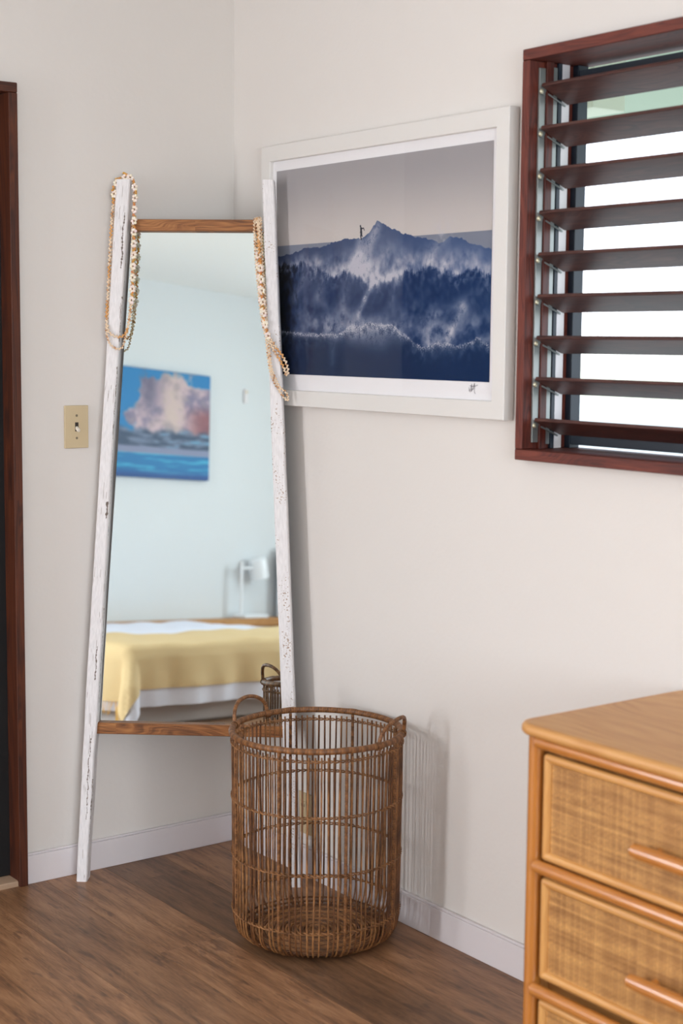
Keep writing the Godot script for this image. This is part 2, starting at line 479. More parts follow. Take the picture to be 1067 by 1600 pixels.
func wave_print() -> ImageTexture:
	var r1 := [Vector2(0, .421), Vector2(.061, .41), Vector2(.168, .385), Vector2(.246, .385), Vector2(.309, .365), Vector2(.365, .355), Vector2(.414, .358), Vector2(.444, .357), Vector2(.467, .341), Vector2(.497, .303), Vector2(.512, .285), Vector2(.537, .301), Vector2(.583, .327), Vector2(.639, .355), Vector2(.684, .37), Vector2(.727, .379), Vector2(.759, .392), Vector2(.791, .406), Vector2(.833, .381), Vector2(.874, .39), Vector2(.924, .42), Vector2(1, .442)]
	var r2 := [Vector2(0, .463), Vector2(.061, .46), Vector2(.155, .459), Vector2(.201, .486), Vector2(.309, .522), Vector2(.371, .513), Vector2(.414, .526), Vector2(.467, .558), Vector2(.526, .566), Vector2(.617, .536), Vector2(.684, .52), Vector2(.727, .5), Vector2(.791, .522), Vector2(.833, .535), Vector2(.874, .547), Vector2(.924, .523), Vector2(1, .553)]
	var r3 := [Vector2(0, .787), Vector2(.061, .794), Vector2(.142, .8), Vector2(.233, .799), Vector2(.309, .805), Vector2(.408, .768), Vector2(.491, .752), Vector2(.584, .757), Vector2(.64, .8), Vector2(.706, .85), Vector2(.727, .86), Vector2(.791, .842), Vector2(.874, .847), Vector2(.955, .814), Vector2(1, .846)]
	# spray: start, end, width, strength
	var spray := [[.512, .31, .42, .46, .020, .75], [.43, .37, .40, .49, .020, .7], [.50, .36, .45, .50, .022, .5], [.40, .49, .50, .55, .036, .8], [.56, .40, .60, .50, .045, .22], [.487, .575, .455, .64, .010, .8], [.455, .64, .425, .71, .012, .8], [.50, .56, .62, .535, .016, .7], [.885, .69, .83, .81, .020, .6], [.89, .67, .72, .735, .016, .4], [.83, .82, .76, .84, .03, .4], [.81, .385, .75, .46, .026, .6], [.94, .45, .80, .5, .03, .3], [.16, .5, .10, .63, .018, .45], [.27, .53, .22, .62, .022, .4], [.22, .5, .18, .55, .03, .3], [.36, .6, .34, .74, .03, .35], [.27, .77, .62, .775, .034, .75], [.40, .81, .54, .84, .03, .35], [.1, .795, .22, .81, .008, .55], [.30, .83, .30, .93, .016, .3], [.6, .57, .58, .66, .018, .3], [.72, .78, .95, .80, .03, .22], [.98, .60, .90, .66, .03, .2]]
	var na := noise(101, 0.012, 5)
	var nb := noise(102, 0.04, 5)
	var nc := noise(103, 0.22, 4)
	var w := 960
	var h := 600
	var t1 := []
	var t2 := []
	var t3 := []
	for x in w:
		var u := float(x) / w
		t1.append(table(r1, u) + 0.008 * nb.get_noise_2d(x * 1.2, 5.0))
		t2.append(table(r2, u) + 0.022 * nb.get_noise_2d(x * 0.5, 99.0) + 0.012 * nc.get_noise_2d(x * 0.6, 17.0))
		t3.append(table(r3, u) + 0.012 * nb.get_noise_2d(x * 0.5, 55.0) + 0.006 * nc.get_noise_2d(x * 0.6, 44.0))
	var segs := []
	for q in spray: segs.append([Vector2(q[0], q[1] * 0.625), Vector2(q[2], q[3] * 0.625), q[4], q[5], Vector2((q[0] + q[2]) / 2.0, (q[1] + q[3]) * 0.3125), Vector2(absf(q[0] - q[2]) / 2.0 + 2.6 * q[4], absf(q[1] - q[3]) * 0.3125 + 2.6 * q[4])])
	return picture(w, h, func(x: int, y: int) -> Color:
		var u := float(x) / w
		var v := float(y) / h
		var big := na.get_noise_2d(x, y * 1.2)
		var med := nb.get_noise_2d(x, y * 0.8)
		var tiny := nc.get_noise_2d(x, y)
		var c := rgb8(158, 154, 156).lerp(rgb8(196, 189, 186), smoothstep(0.0, 0.36, v - 0.05 * absf(u - 0.4)))
		if v > 0.366: c = rgb8(124, 129, 144)
		var mist := 0.0
		if v > t1[x]:
			var d: float = v - t1[x]
			c = rgb8(44, 58, 92).lerp(rgb8(58, 80, 122), u)
			mist = 0.06 + 0.62 * smoothstep(0.0, maxf(t2[x] - t1[x], 0.06), d) * clampf(0.75 + 1.0 * big + 0.5 * med, 0.1, 1.4)
		if v > t2[x] - 0.012:
			var d: float = v - t2[x]
			var e := rgb8(30, 46, 84).lerp(rgb8(16, 42, 86), u)
			e = rgb8(6, 9, 17).lerp(e, smoothstep(0.0, 0.14, u + 0.06 * med - 0.1 * clampf(0.15 - d, 0, 0.15)))
			var k := smoothstep(-0.012, 0.006, d + 0.012 * tiny)
			c = c.lerp(e, k)
			mist = lerpf(mist, 0.5 * exp(-maxf(d, 0.0) * 22.0) * clampf(0.25 + 1.8 * med + 0.7 * tiny, 0, 1.2) + 0.40 * smoothstep(0.04, 0.27, d) * clampf(0.5 + 1.3 * big + 0.4 * med, 0, 1.3) * smoothstep(0.04, 0.2, u), k)
		if v > t3[x] - 0.008:
			var d: float = v - t3[x]
			var e := rgb8(24, 38, 70).lerp(rgb8(12, 38, 78), u)
			e = rgb8(6, 9, 17).lerp(e, smoothstep(-0.02, 0.12, u + 0.05 * med))
			var k := smoothstep(-0.008, 0.003, d + 0.006 * tiny)
			c = c.lerp(e, k)
			mist = lerpf(mist, 0.9 * exp(-absf(d) * 85.0) * clampf(0.45 + 1.6 * tiny, 0, 1.0) + 0.42 * exp(-maxf(d, 0.0) * 24.0) * clampf(0.1 + 1.6 * med + 0.8 * tiny, 0, 1), k)
		if v > t1[x]:
			var p := Vector2(u, v * 0.625)
			for q in segs:
				var a: Vector2 = q[0]
				if absf(p.x - q[4].x) > q[5].x or absf(p.y - q[4].y) > q[5].y: continue
				var ab: Vector2 = q[1] - a
				var k := clampf((p - a).dot(ab) / ab.length_squared(), 0, 1)
				var dd: float = (p - a - ab * k).length() / q[2]
				if dd < 2.6:
					dd += 0.9 * med + 0.35 * tiny
					mist += q[3] * exp(-dd * absf(dd)) * clampf(0.72 + 0.8 * med + 0.5 * tiny, 0.1, 1.3) * 0.75
		else:
			for q in [Vector2(0.80, 0.36), Vector2(0.50, 0.30)]:
				var p2 := Vector2((u - q.x) / (0.05 if q.x > 0.6 else 0.02), (v - q.y) / (0.06 if q.x > 0.6 else 0.03))
				mist += 0.5 * exp(-p2.length_squared()) * clampf(0.3 + 1.5 * med + 0.6 * tiny, 0, 1) * (1.0 if q.x > 0.6 else -0.0)
		c = c.lerp(rgb8(190, 188, 198), clampf(mist, 0, 0.95))
		# the surfer
		var q := Vector2((u - 0.434) * 1.6, v - 0.335)
		for s in [[0.0, -0.022, 0.004, 0.0, 0.0065], [0.004, 0.0, -0.001, 0.012, 0.005], [-0.001, 0.012, 0.003, 0.028, 0.0035], [0.004, 0.002, 0.009, 0.014, 0.0035], [0.0, -0.02, 0.020, -0.022, 0.0028], [0.020, -0.022, 0.026, -0.012, 0.0022], [0.0, -0.02, -0.005, -0.002, 0.0026], [-0.004, -0.033, -0.003, -0.031, 0.005]]:
			var a := Vector2(s[0], s[1])
			var b := Vector2(s[2], s[3])
			var k := clampf((q - a).dot(b - a) / maxf((b - a).length_squared(), 1e-9), 0, 1)
			if (q - a.lerp(b, k)).length() < s[4]: c = rgb8(30, 33, 46)
		return c)

func cloud_painting() -> ImageTexture:
	var na := noise(201, 0.010, 4)
	var nb := noise(202, 0.03, 3)
	var w := 384
	var h := 288
	return picture(w, h, func(x: int, y: int) -> Color:
		var u := float(x) / w
		var v := float(y) / h
		var a := na.get_noise_2d(x, y * 1.1)
		var b := nb.get_noise_2d(x * 0.8, y)
		var c := rgb8(28, 120, 178)
		var cloud := smoothstep(0.0, 0.16, (1.0 - Vector2((u - 0.70) / 0.42, (v - 0.40) / 0.42).length()) + a * 0.5)
		var k := rgb8(196, 170, 178).lerp(rgb8(120, 112, 140), smoothstep(-0.2, 0.5, a + 0.5 * b))
		k = k.lerp(rgb8(202, 182, 164), 0.55 * smoothstep(-0.1, 0.7, 0.5 * b + 0.6 * exp(-pow((u - 0.66) / 0.10, 2.0))))
		k = k.lerp(rgb8(96, 92, 118), 0.8 * exp(-pow((u - 0.46) / 0.09, 2.0)) * smoothstep(0.55, 0.2, v))
		k = k.lerp(rgb8(128, 74, 82), smoothstep(0.72, 0.95, u) * smoothstep(0.25, 0.42, v) * 0.85)
		c = c.lerp(k, cloud)
		var flat := nb.get_noise_2d(x * 0.35, y * 1.6)
		var low := rgb8(104, 116, 142).lerp(rgb8(54, 72, 98), smoothstep(-0.25, 0.35, flat)).lerp(rgb8(92, 156, 188), 0.7 * smoothstep(0.05, 0.5, -flat) * smoothstep(0.35, 0.75, u))
		c = c.lerp(low, smoothstep(0.53, 0.60, v + 0.06 * a))
		c = c.lerp(rgb8(128, 134, 162), smoothstep(0.70, 0.73, v))
		if v > 0.775: c = rgb8(16, 110, 164).lerp(rgb8(60, 160, 196), smoothstep(0.0, 0.4, nb.get_noise_2d(x * 0.2, y * 2.2))).lerp(rgb8(20, 66, 130), smoothstep(0.9, 1.0, v))
		return c)

# ---------------------------------------------------------------- room
func wall_with_holes(called: String, axis: int, at: float, thick: float, u0: float, u1: float, top: float, holes: Array, label: String) -> Node3D:
	# axis 2: a wall across z whose u is x; axis 0: a wall across x whose u is z
	var m := MB.new()
	holes.sort_custom(func(a, b): return a[0] < b[0])
	var put := func(a: float, b: float, lo: float, hi: float) -> void:
		if b - a < 1e-4 or hi - lo < 1e-4: return
		var c := Vector3((a + b) / 2, (lo + hi) / 2, at)
		var s := Vector3(b - a, hi - lo, thick)
		if axis == 0:
			c = Vector3(at, c.y, c.x)
			s = Vector3(thick, s.y, s.x)
		m.box(c, s, 0.0)
	var u := u0
	for h in holes:
		put.call(u, h[0], -0.14, top)
		put.call(h[0], h[1], -0.14, h[2])
		put.call(h[0], h[1], h[3], top)
		u = h[1]
	put.call(u, u1, -0.14, top)
	var o := obj(called, m, M.far_wall_light_cast if called == "wall_far" else M.wall)
	tag(o, label, "wall", "", "structure")
	return o

const XB := 6.2
const ZF := 5.0
const CEIL := 2.66

func build_room() -> void:
	wall_with_holes("wall_right", 2, -0.07, 0.14, -0.14, XB + 0.14, CEIL, [[1.211, 2.37, 1.203, 2.094]], "white painted wall with the framed wave print and louvred window")
	wall_with_holes("wall_left", 0, -0.07, 0.14, 0.0, ZF, CEIL, [[0.665, 1.53, 0.0, 2.107], [2.75, 3.75, 0.85, 2.1]], "white painted wall with the light switch and dark doorway")
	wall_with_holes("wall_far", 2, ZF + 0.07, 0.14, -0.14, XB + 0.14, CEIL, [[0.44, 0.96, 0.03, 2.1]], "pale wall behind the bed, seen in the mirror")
	wall_with_holes("wall_back", 0, XB + 0.07, 0.14, 0.0, ZF, CEIL, [[1.2, 3.4, 0.9, 2.1]], "white wall at the far end of the room beside the bed")  # the opening is for the added end window
	var ce := obj("ceiling", boxm(Vector3(XB / 2, CEIL + 0.06, ZF / 2), Vector3(XB + 0.28, 0.12, ZF + 0.28), 0.0), M.ceiling)
	tag(ce, "flat white ceiling, its edge seen in the mirror", "ceiling", "", "structure")
	# floor
	var fl := Node3D.new()
	fl.name = "floor"
	add_child(fl)
	tag(fl, "brown oak plank floor", "floor", "", "structure")
	obj("subfloor", boxm(Vector3(XB / 2, -0.076, ZF / 2), Vector3(XB, 0.128, ZF), 0.0), M.dark_slot, fl)
	rng.seed = 5
	var row := 0
	var z := -0.11
	while z < ZF:
		var z0 := maxf(z, 0.0)
		var z1 := minf(z + 0.18, ZF)
		var x := -rng.randf() * 0.5
		while x < XB:
			var x0 := maxf(x, 0.0)
			var x1 := minf(x + 1.9, XB)
			if x1 - x0 > 0.02 and z1 - z0 > 0.005:
				var pick: int = [0, 1, 2, 4][rng.randi() % 4]
				if row == 2 and x0 < 0.5: pick = 3
				if row == 3 and x0 < 1.0: pick = 4
				var m := MB.new()
				var print_row := rng.randi() % 5
				m.box(Vector3((x0 + x1) / 2, -0.006, (z0 + z1) / 2), Vector3(x1 - x0 - 0.0004, 0.012, z1 - z0 - 0.0004), 0.0004, Basis.IDENTITY, Vector2(rng.randf(), print_row * 0.18 + 0.09 - 0.37))
				obj("plank", m, M["plank%d" % pick], fl)
			x += 1.9
		z += 0.18
		row += 1
	# baseboards
	skirting("baseboard_right", Vector3(0.012, 0, 0.006), Vector3(XB, 0, 0.006), "white baseboard along the wall behind the basket")
	skirting("baseboard_left", Vector3(0.006, 0, 0.012), Vector3(0.006, 0, 0.664), "white baseboard behind the mirror up to the dark doorway")
	skirting("baseboard_far", Vector3(1.2, 0, ZF - 0.006), Vector3(XB, 0, ZF - 0.006), "white baseboard along the wall behind the bed")

func skirting(called: String, a: Vector3, b: Vector3, label: String) -> void:
	var m := MB.new()
	var along := (b - a)
	var s := Vector3(0.012, 0.078, 0.012)
	s += along.abs()
	if along.x > along.z: s.x -= 0.012
	else: s.z -= 0.012
	m.box((a + b) / 2 + Vector3(0, 0.039, 0), s, 0.001)
	# the small quarter strip on its top edge
	var cap := MB.new()
	var s2 := s
	s2.y = 0.006
	cap.box((a + b) / 2 + Vector3(0, 0.081, 0), s2 * Vector3(1 if along.x > along.z else 0.6, 1, 1 if along.z > along.x else 0.6), 0.0015)
	var o := obj(called, m, M.trim)
	tag(o, label, "baseboard", "", "structure")
	obj("cap_strip", cap, M.trim, o)

func build_door() -> void:
	var d := thing("door_1", "dark wooden door frame with black opening at the left edge", "door")
	d.set_meta("kind", "structure")
	var zr := 0.664
	var jamb := MB.new()
	# inner jamb with a small notch at its foot, as chipped off in the photo
	jamb.box(Vector3(-0.055, 1.041, zr + 0.0125), Vector3(0.15, 2.082, 0.025), 0.002)
	obj("jamb", jamb, M.doorwood, d)
	var jamb2 := MB.new()
	jamb2.box(Vector3(-0.055, 1.041, 1.518), Vector3(0.15, 2.082, 0.025), 0.002)
	obj("jamb", jamb2, M.doorwood, d)
	obj("head", boxm(Vector3(-0.055, 2.0945, 1.0975), Vector3(0.15, 0.025, 0.867), 0.002), M.doorwood, d)
	var slab := obj("door_leaf", boxm(Vector3(-0.060, 1.048, 1.0975), Vector3(0.04, 2.062, 0.822), 0.003), M.dark_door, d)
	var pn := MB.new()
	for k in 2: pn.box(Vector3(-0.039, 0.56 + k * 0.98, 1.0975), Vector3(0.006, 0.82, 0.6), 0.003)
	obj("panel", pn, M.dark_door, slab)
	obj("threshold", boxm(Vector3(-0.05, 0.005, 1.0975), Vector3(0.12, 0.02, 0.825), 0.004), M.sill, d)

func build_louvre_window() -> void:
	var w := thing("window_1", "louvred window with a red-brown timber frame on the right wall", "window")
	w.set_meta("kind", "structure")
	var x0 := 1.211
	var x1 := 2.37
	var y0 := 1.203
	var y1 := 2.094
	var b := 0.024
	var zc := -0.052
	var dz := 0.17
	obj("frame_board", boxm(Vector3(x0 + b / 2, (y0 + y1) / 2, zc), Vector3(b, y1 - y0 - 2 * b, dz), 0.002), M.redwood, w)
	obj("frame_board", boxm(Vector3(x1 - b / 2, (y0 + y1) / 2, zc), Vector3(b, y1 - y0 - 2 * b, dz), 0.002), M.redwood, w)
	obj("frame_board", boxm(Vector3((x0 + x1) / 2, y0 + b / 2, zc), Vector3(x1 - x0, b, dz), 0.002, Vector2(.3, .1)), M.redwood, w)
	obj("frame_board", boxm(Vector3((x0 + x1) / 2, y1 - b / 2, zc), Vector3(x1 - x0, b, dz), 0.002, Vector2(.7, .2)), M.redwood, w)
	# jamb hardware on both sides: bright channel, dark bar, pale strip, dark fly-screen frame
	for s in 2:
		var xi := x0 + b if s == 0 else x1 - b
		var sg := 1.0 if s == 0 else -1.0
		var hh := y1 - y0 - 2 * b
		var yc := (y0 + y1) / 2
		obj("pivot_channel", boxm(Vector3(xi + sg * 0.003, yc, -0.001), Vector3(0.006, hh - 0.03, 0.018), 0.001), M.metal, w)
		obj("jamb_bar", boxm(Vector3(xi + sg * 0.005, yc, -0.0205), Vector3(0.010, hh, 0.020), 0.001), M.darkwood, w)
		obj("pivot_channel", boxm(Vector3(xi + sg * 0.003, yc, -0.039), Vector3(0.006, hh - 0.02, 0.013), 0.001), M.metal, w)
		obj("jamb_bar", boxm(Vector3(xi + sg * 0.004, yc, -0.0525), Vector3(0.008, hh, 0.011), 0.001), M.black_frame, w)
		obj("jamb_strip", boxm(Vector3(xi + sg * 0.002, yc, -0.072), Vector3(0.004, hh, 0.025), 0.001), M.trim, w)
		obj("screen_frame", boxm(Vector3(xi + sg * 0.009, yc, -0.112), Vector3(0.018, hh, 0.030), 0.001), M.black_frame, w)
	obj("screen_frame", boxm(Vector3((x0 + x1) / 2, y0 + b + 0.023, -0.112), Vector3(x1 - x0 - 2 * b - 0.04, 0.03, 0.03), 0.001), M.black_frame, w)
	obj("screen_frame", boxm(Vector3((x0 + x1) / 2, y1 - b - 0.027, -0.112), Vector3(x1 - x0 - 2 * b - 0.04, 0.03, 0.03), 0.001), M.black_frame, w)
	# nine timber louvres, their room side edge high
	var slope := deg_to_rad(22.0)
	for k in 9:
		var y := 1.294 + k * 0.0905
		var lv := MB.new()
		var bas := Basis(Vector3.RIGHT, -slope)
		var zin := 0.010
		var ln := 0.088
		var mid := Vector3((x0 + x1) / 2, y, zin) + bas * Vector3(0, 0, -ln / 2)
		# bevelled underside towards the ends
		lv.box(mid, Vector3(x1 - x0 - 2 * b - 0.026, 0.0085, ln), 0.002, bas, Vector2(k * 0.31, k * 0.17))
		var lo := obj("louver", lv, M.louver, w)
		for s in 2:
			var px := x0 + b + 0.009 if s == 0 else x1 - b - 0.009
			var sg := 1.0 if s == 0 else -1.0
			var cl := MB.new()
			cl.box(Vector3(px, y - 0.009, zin - 0.006) + Vector3(sg * 0.002, -0.003, 0), Vector3(0.003, 0.016, 0.018), 0.001, bas)
			cl.box(Vector3(px, y - 0.0075, zin) + bas * Vector3(0, 0, -ln * 0.62), Vector3(0.004, 0.004, ln * 0.66), 0.001, bas)
			obj("clip", cl, M.metal, lo)
			var pin := MB.new()
			pin.blob(Vector3(px + sg * 0.003, y - 0.014, zin - 0.002), Basis.IDENTITY, Vector3(0.004, 0.0058, 0.0058), 10, 6)
			obj("pivot_pin", pin, M.brass, lo)

func plain_window(called: String, ctr: Vector3, su: float, sv: float, axis: int, bars: int, label: String, cat: String) -> void:
	var w := thing(called, label, cat)
	w.set_meta("kind", "structure")
	var turn := func(p: Vector3) -> Vector3: return p if axis == 2 else Vector3(p.z, p.y, p.x)
	for s in [-1, 1]:
		obj("frame_board", boxm(ctr + turn.call(Vector3(s * (su / 2 - 0.0125), 0, 0)), (turn.call(Vector3(0.025, sv, 0.16)) as Vector3).abs(), 0.002), M.redwood, w)
		obj("frame_board", boxm(ctr + turn.call(Vector3(0, s * (sv / 2 - 0.0125), 0)), (turn.call(Vector3(su - 0.05, 0.025, 0.16)) as Vector3).abs(), 0.002), M.redwood, w)
	for k in bars:
		var x := -su / 2 + su * (k + 1) / (bars + 1)
		obj("mullion", boxm(ctr + turn.call(Vector3(x, 0, 0)), (turn.call(Vector3(0.03, sv - 0.05, 0.05)) as Vector3).abs(), 0.002), M.redwood, w)
	for k in bars + 1:
		var x := -su / 2 + su * (k + 0.5) / (bars + 1)
		obj("pane", boxm(ctr + turn.call(Vector3(x, 0, 0)), (turn.call(Vector3(su / (bars + 1) - 0.04, sv - 0.05, 0.004)) as Vector3).abs(), 0.0), M.glass, w)

# ---------------------------------------------------------------- things
func leg_mesh(pts: Array, depth: float) -> MB:
	# pts: (v, u of the left edge, width) from foot to top, in the mirror's own axes
	var rings := []
	var nn := noise(77, 2.2, 2)
	var steps := 22
	for k in steps + 1:
		var v := lerpf(pts[0][0], pts[-1][0], float(k) / steps)
		var l := 0.0
		var w := 0.0
		for j in pts.size() - 1:
			if v <= pts[j + 1][0] + 1e-6:
				var f: float = (v - pts[j][0]) / (pts[j + 1][0] - pts[j][0])
				l = lerpf(pts[j][1], pts[j + 1][1], f)
				w = lerpf(pts[j][2], pts[j + 1][2], f)
				break
		l += 0.0008 * nn.get_noise_2d(v * 3.0, pts[0][1] * 50.0)
		w += 0.0010 * nn.get_noise_2d(v * 4.0, 30.0 + pts[0][1] * 50.0)
		var r := l + w
		var c := 0.003
		var bk := -depth
		# foot cut level with the floor
		var lift := func(z: float) -> float: return v + (-z * 0.0664 if k == 0 else 0.0)
		rings.append(PackedVector3Array([Vector3(l, lift.call(bk), bk), Vector3(l, lift.call(-c), -c), Vector3(l + c, lift.call(0), 0), Vector3(r - c, lift.call(0), 0), Vector3(r, lift.call(-c), -c), Vector3(r, lift.call(bk), bk)]))
	var m := MB.new()
	m.loft(rings, Vector2(0, 0.02))
	return m

func mirror_basis() -> Transform3D:
	return Transform3D(Basis(Vector3(0.63443, 0, -0.77298), Vector3(-0.05123, 0.9978, -0.04205), Vector3(0.77128, 0.06627, 0.63303)), Vector3(0.07598, 0.0, 0.53369))

func build_mirror() -> void:
	var t := thing("leaning_mirror", "tall ladder-shaped mirror with chipped white legs leaning in the corner", "mirror")
	t.transform = mirror_basis()
	var left := [[0.0, -0.016, 0.028], [0.52, 0.008, 0.035], [1.175, 0.045, 0.031], [1.888, 0.083, 0.037]]
	var right := [[0.0, 0.563, 0.032], [0.53, 0.535, 0.035], [1.18, 0.504, 0.034], [1.888, 0.471, 0.031]]
	obj("leg", leg_mesh(left, 0.042), M.paint_left, t)
	obj("leg", leg_mesh(right, 0.042), M.paint_right, t)
	var r := MB.new()
	r.box(Vector3(0.293, 1.769, -0.024), Vector3(0.346, 0.031, 0.026), 0.002)
	obj("rail", r, M.teak, t)
	var r2 := MB.new()
	r2.box(Vector3(0.288, 0.418, -0.024), Vector3(0.51, 0.031, 0.026), 0.002, Basis.IDENTITY, Vector2(0.2, 0.06))
	obj("rail", r2, M.teak, t)
	var g := MB.new()
	var pl := func(v: float, side: int) -> float: return lerpf(0.041, 0.120, (v - 0.43) / 1.33) if side == 0 else lerpf(0.542, 0.478, (v - 0.43) / 1.33)
	var a := Vector3(pl.call(0.434, 0), 0.434, -0.03)
	var b := Vector3(pl.call(0.434, 1), 0.434, -0.03)
	var c := Vector3(pl.call(1.754, 1), 1.754, -0.03)
	var d := Vector3(pl.call(1.754, 0), 1.754, -0.03)
	g.quad(a, b, c, d)
	var k := Vector3(0, 0, -0.004)
	g.quad(b + k, a + k, d + k, c + k)
	g.quad(a + k, b + k, b, a)
	g.quad(b + k, c + k, c, b)
	g.quad(c + k, d + k, d, c)
	g.quad(d + k, a + k, a, d)
	obj("mirror_glass", g, M.mirror, t)
	var h := MB.new()
	var e := Vector3(0, 0, -0.0045)
	var f := Vector3(0, 0, -0.009)
	h.quad(a + e, b + e, c + e, d + e)
	h.quad(b + f, a + f, d + f, c + f)
	h.quad(a + f, b + f, b + e, a + e)
	h.quad(c + f, d + f, d + e, c + e)
	obj("backing_board", h, M.backing, t)

func lei(called: String, label: String, path: Array, amber: bool, clusters: Callable, sd: int) -> void:
	var t := thing(called, label, "shell necklace", Vector3.ZERO, "shell leis on the mirror")
	t.transform = mirror_basis()
	rng.seed = sd
	var p := spline(path, 8, true)
	obj("cord", cord_of(p), M.cord, t)
	var beads := MB.new()
	var walked := 0.0
	var next := 0.0
	var lin := func(r: float, g: float, b: float) -> Color: return rgb8(r, g, b).srgb_to_linear()
	var m := p.size()
	var tot := 0.0
	for k in m: tot += (p[(k + 1) % m] - p[k]).length()
	var run := 0
	for k in m:
		var a: Vector3 = p[k]
		var b: Vector3 = p[(k + 1) % m]
		var dd := (b - a).length()
		while next < walked + dd:
			var at := a.lerp(b, (next - walked) / dd)
			var dir := (b - a).normalized()
			var side := dir.cross(Vector3(0, 0, 1)).normalized()
			var bas := Basis(side, dir, side.cross(dir))
			var s := next / tot
			if clusters.call(s):
				# a rosette of white shells, then a knot of amber nuggets
				var ro := MB.new()
				for j in 6:
					var an := TAU * j / 6 + rng.randf() * 0.4
					ro.col = lin.call(246, 238 - rng.randf() * 12, 226 - rng.randf() * 18)
					var o := bas * Vector3(cos(an) * 0.0048, sin(an) * 0.0072, 0.0015)
					ro.blob(at + o, bas * Basis(Vector3(0, 0, 1), an), Vector3(0.0046, 0.0042, 0.0038), 7, 5)
				ro.col = lin.call(150, 110, 76)
				ro.blob(at + bas * Vector3(0, 0, 0.0035), bas, Vector3(0.0018, 0.0026, 0.0016), 6, 4)
				obj("rosette", ro, M.shell, t)
				next += 0.0135
				for j in 4:
					beads.col = lin.call(205 + rng.randf() * 25, 140 + rng.randf() * 30, 70 + rng.randf() * 30)
					beads.blob(at + dir * (0.0125 + j * 0.0038) + Vector3(rng.randf() - 0.5, 0, rng.randf() - 0.5) * 0.005, bas, Vector3(0.0036, 0.0030, 0.0034), 6, 4)
				next += 0.0165
			else:
				var f := rng.randf()
				if amber and int(s * 26.0) % 3 == 1:
					beads.col = lin.call(208 + f * 26, 150 + f * 30, 84 + f * 40)
				elif f < 0.22: beads.col = lin.call(196, 150, 108)
				else: beads.col = lin.call(238, 222 - f * 14, 200 - f * 26)
				var r := 0.0030 + 0.0010 * rng.randf() if amber else 0.0026 + 0.0007 * rng.randf()
				var tilt := Basis(Vector3(0, 0, 1), (0.7 if run % 2 else -0.7))
				beads.blob(at + bas * Vector3((0.0012 if run % 2 else -0.0012), 0, 0), bas * tilt, Vector3(r * 0.8, r * 1.25, r * 0.85), 6, 4)
				next += r * 1.45
				run += 1
		walked += dd
	var bo := obj("small_shells", beads, M.shell, t)
	bo.set_meta("kind", "stuff")

func cord_of(p: Array) -> MB:
	var m := MB.new()
	m.tube(p, 0.0006, 4, true)
	return m

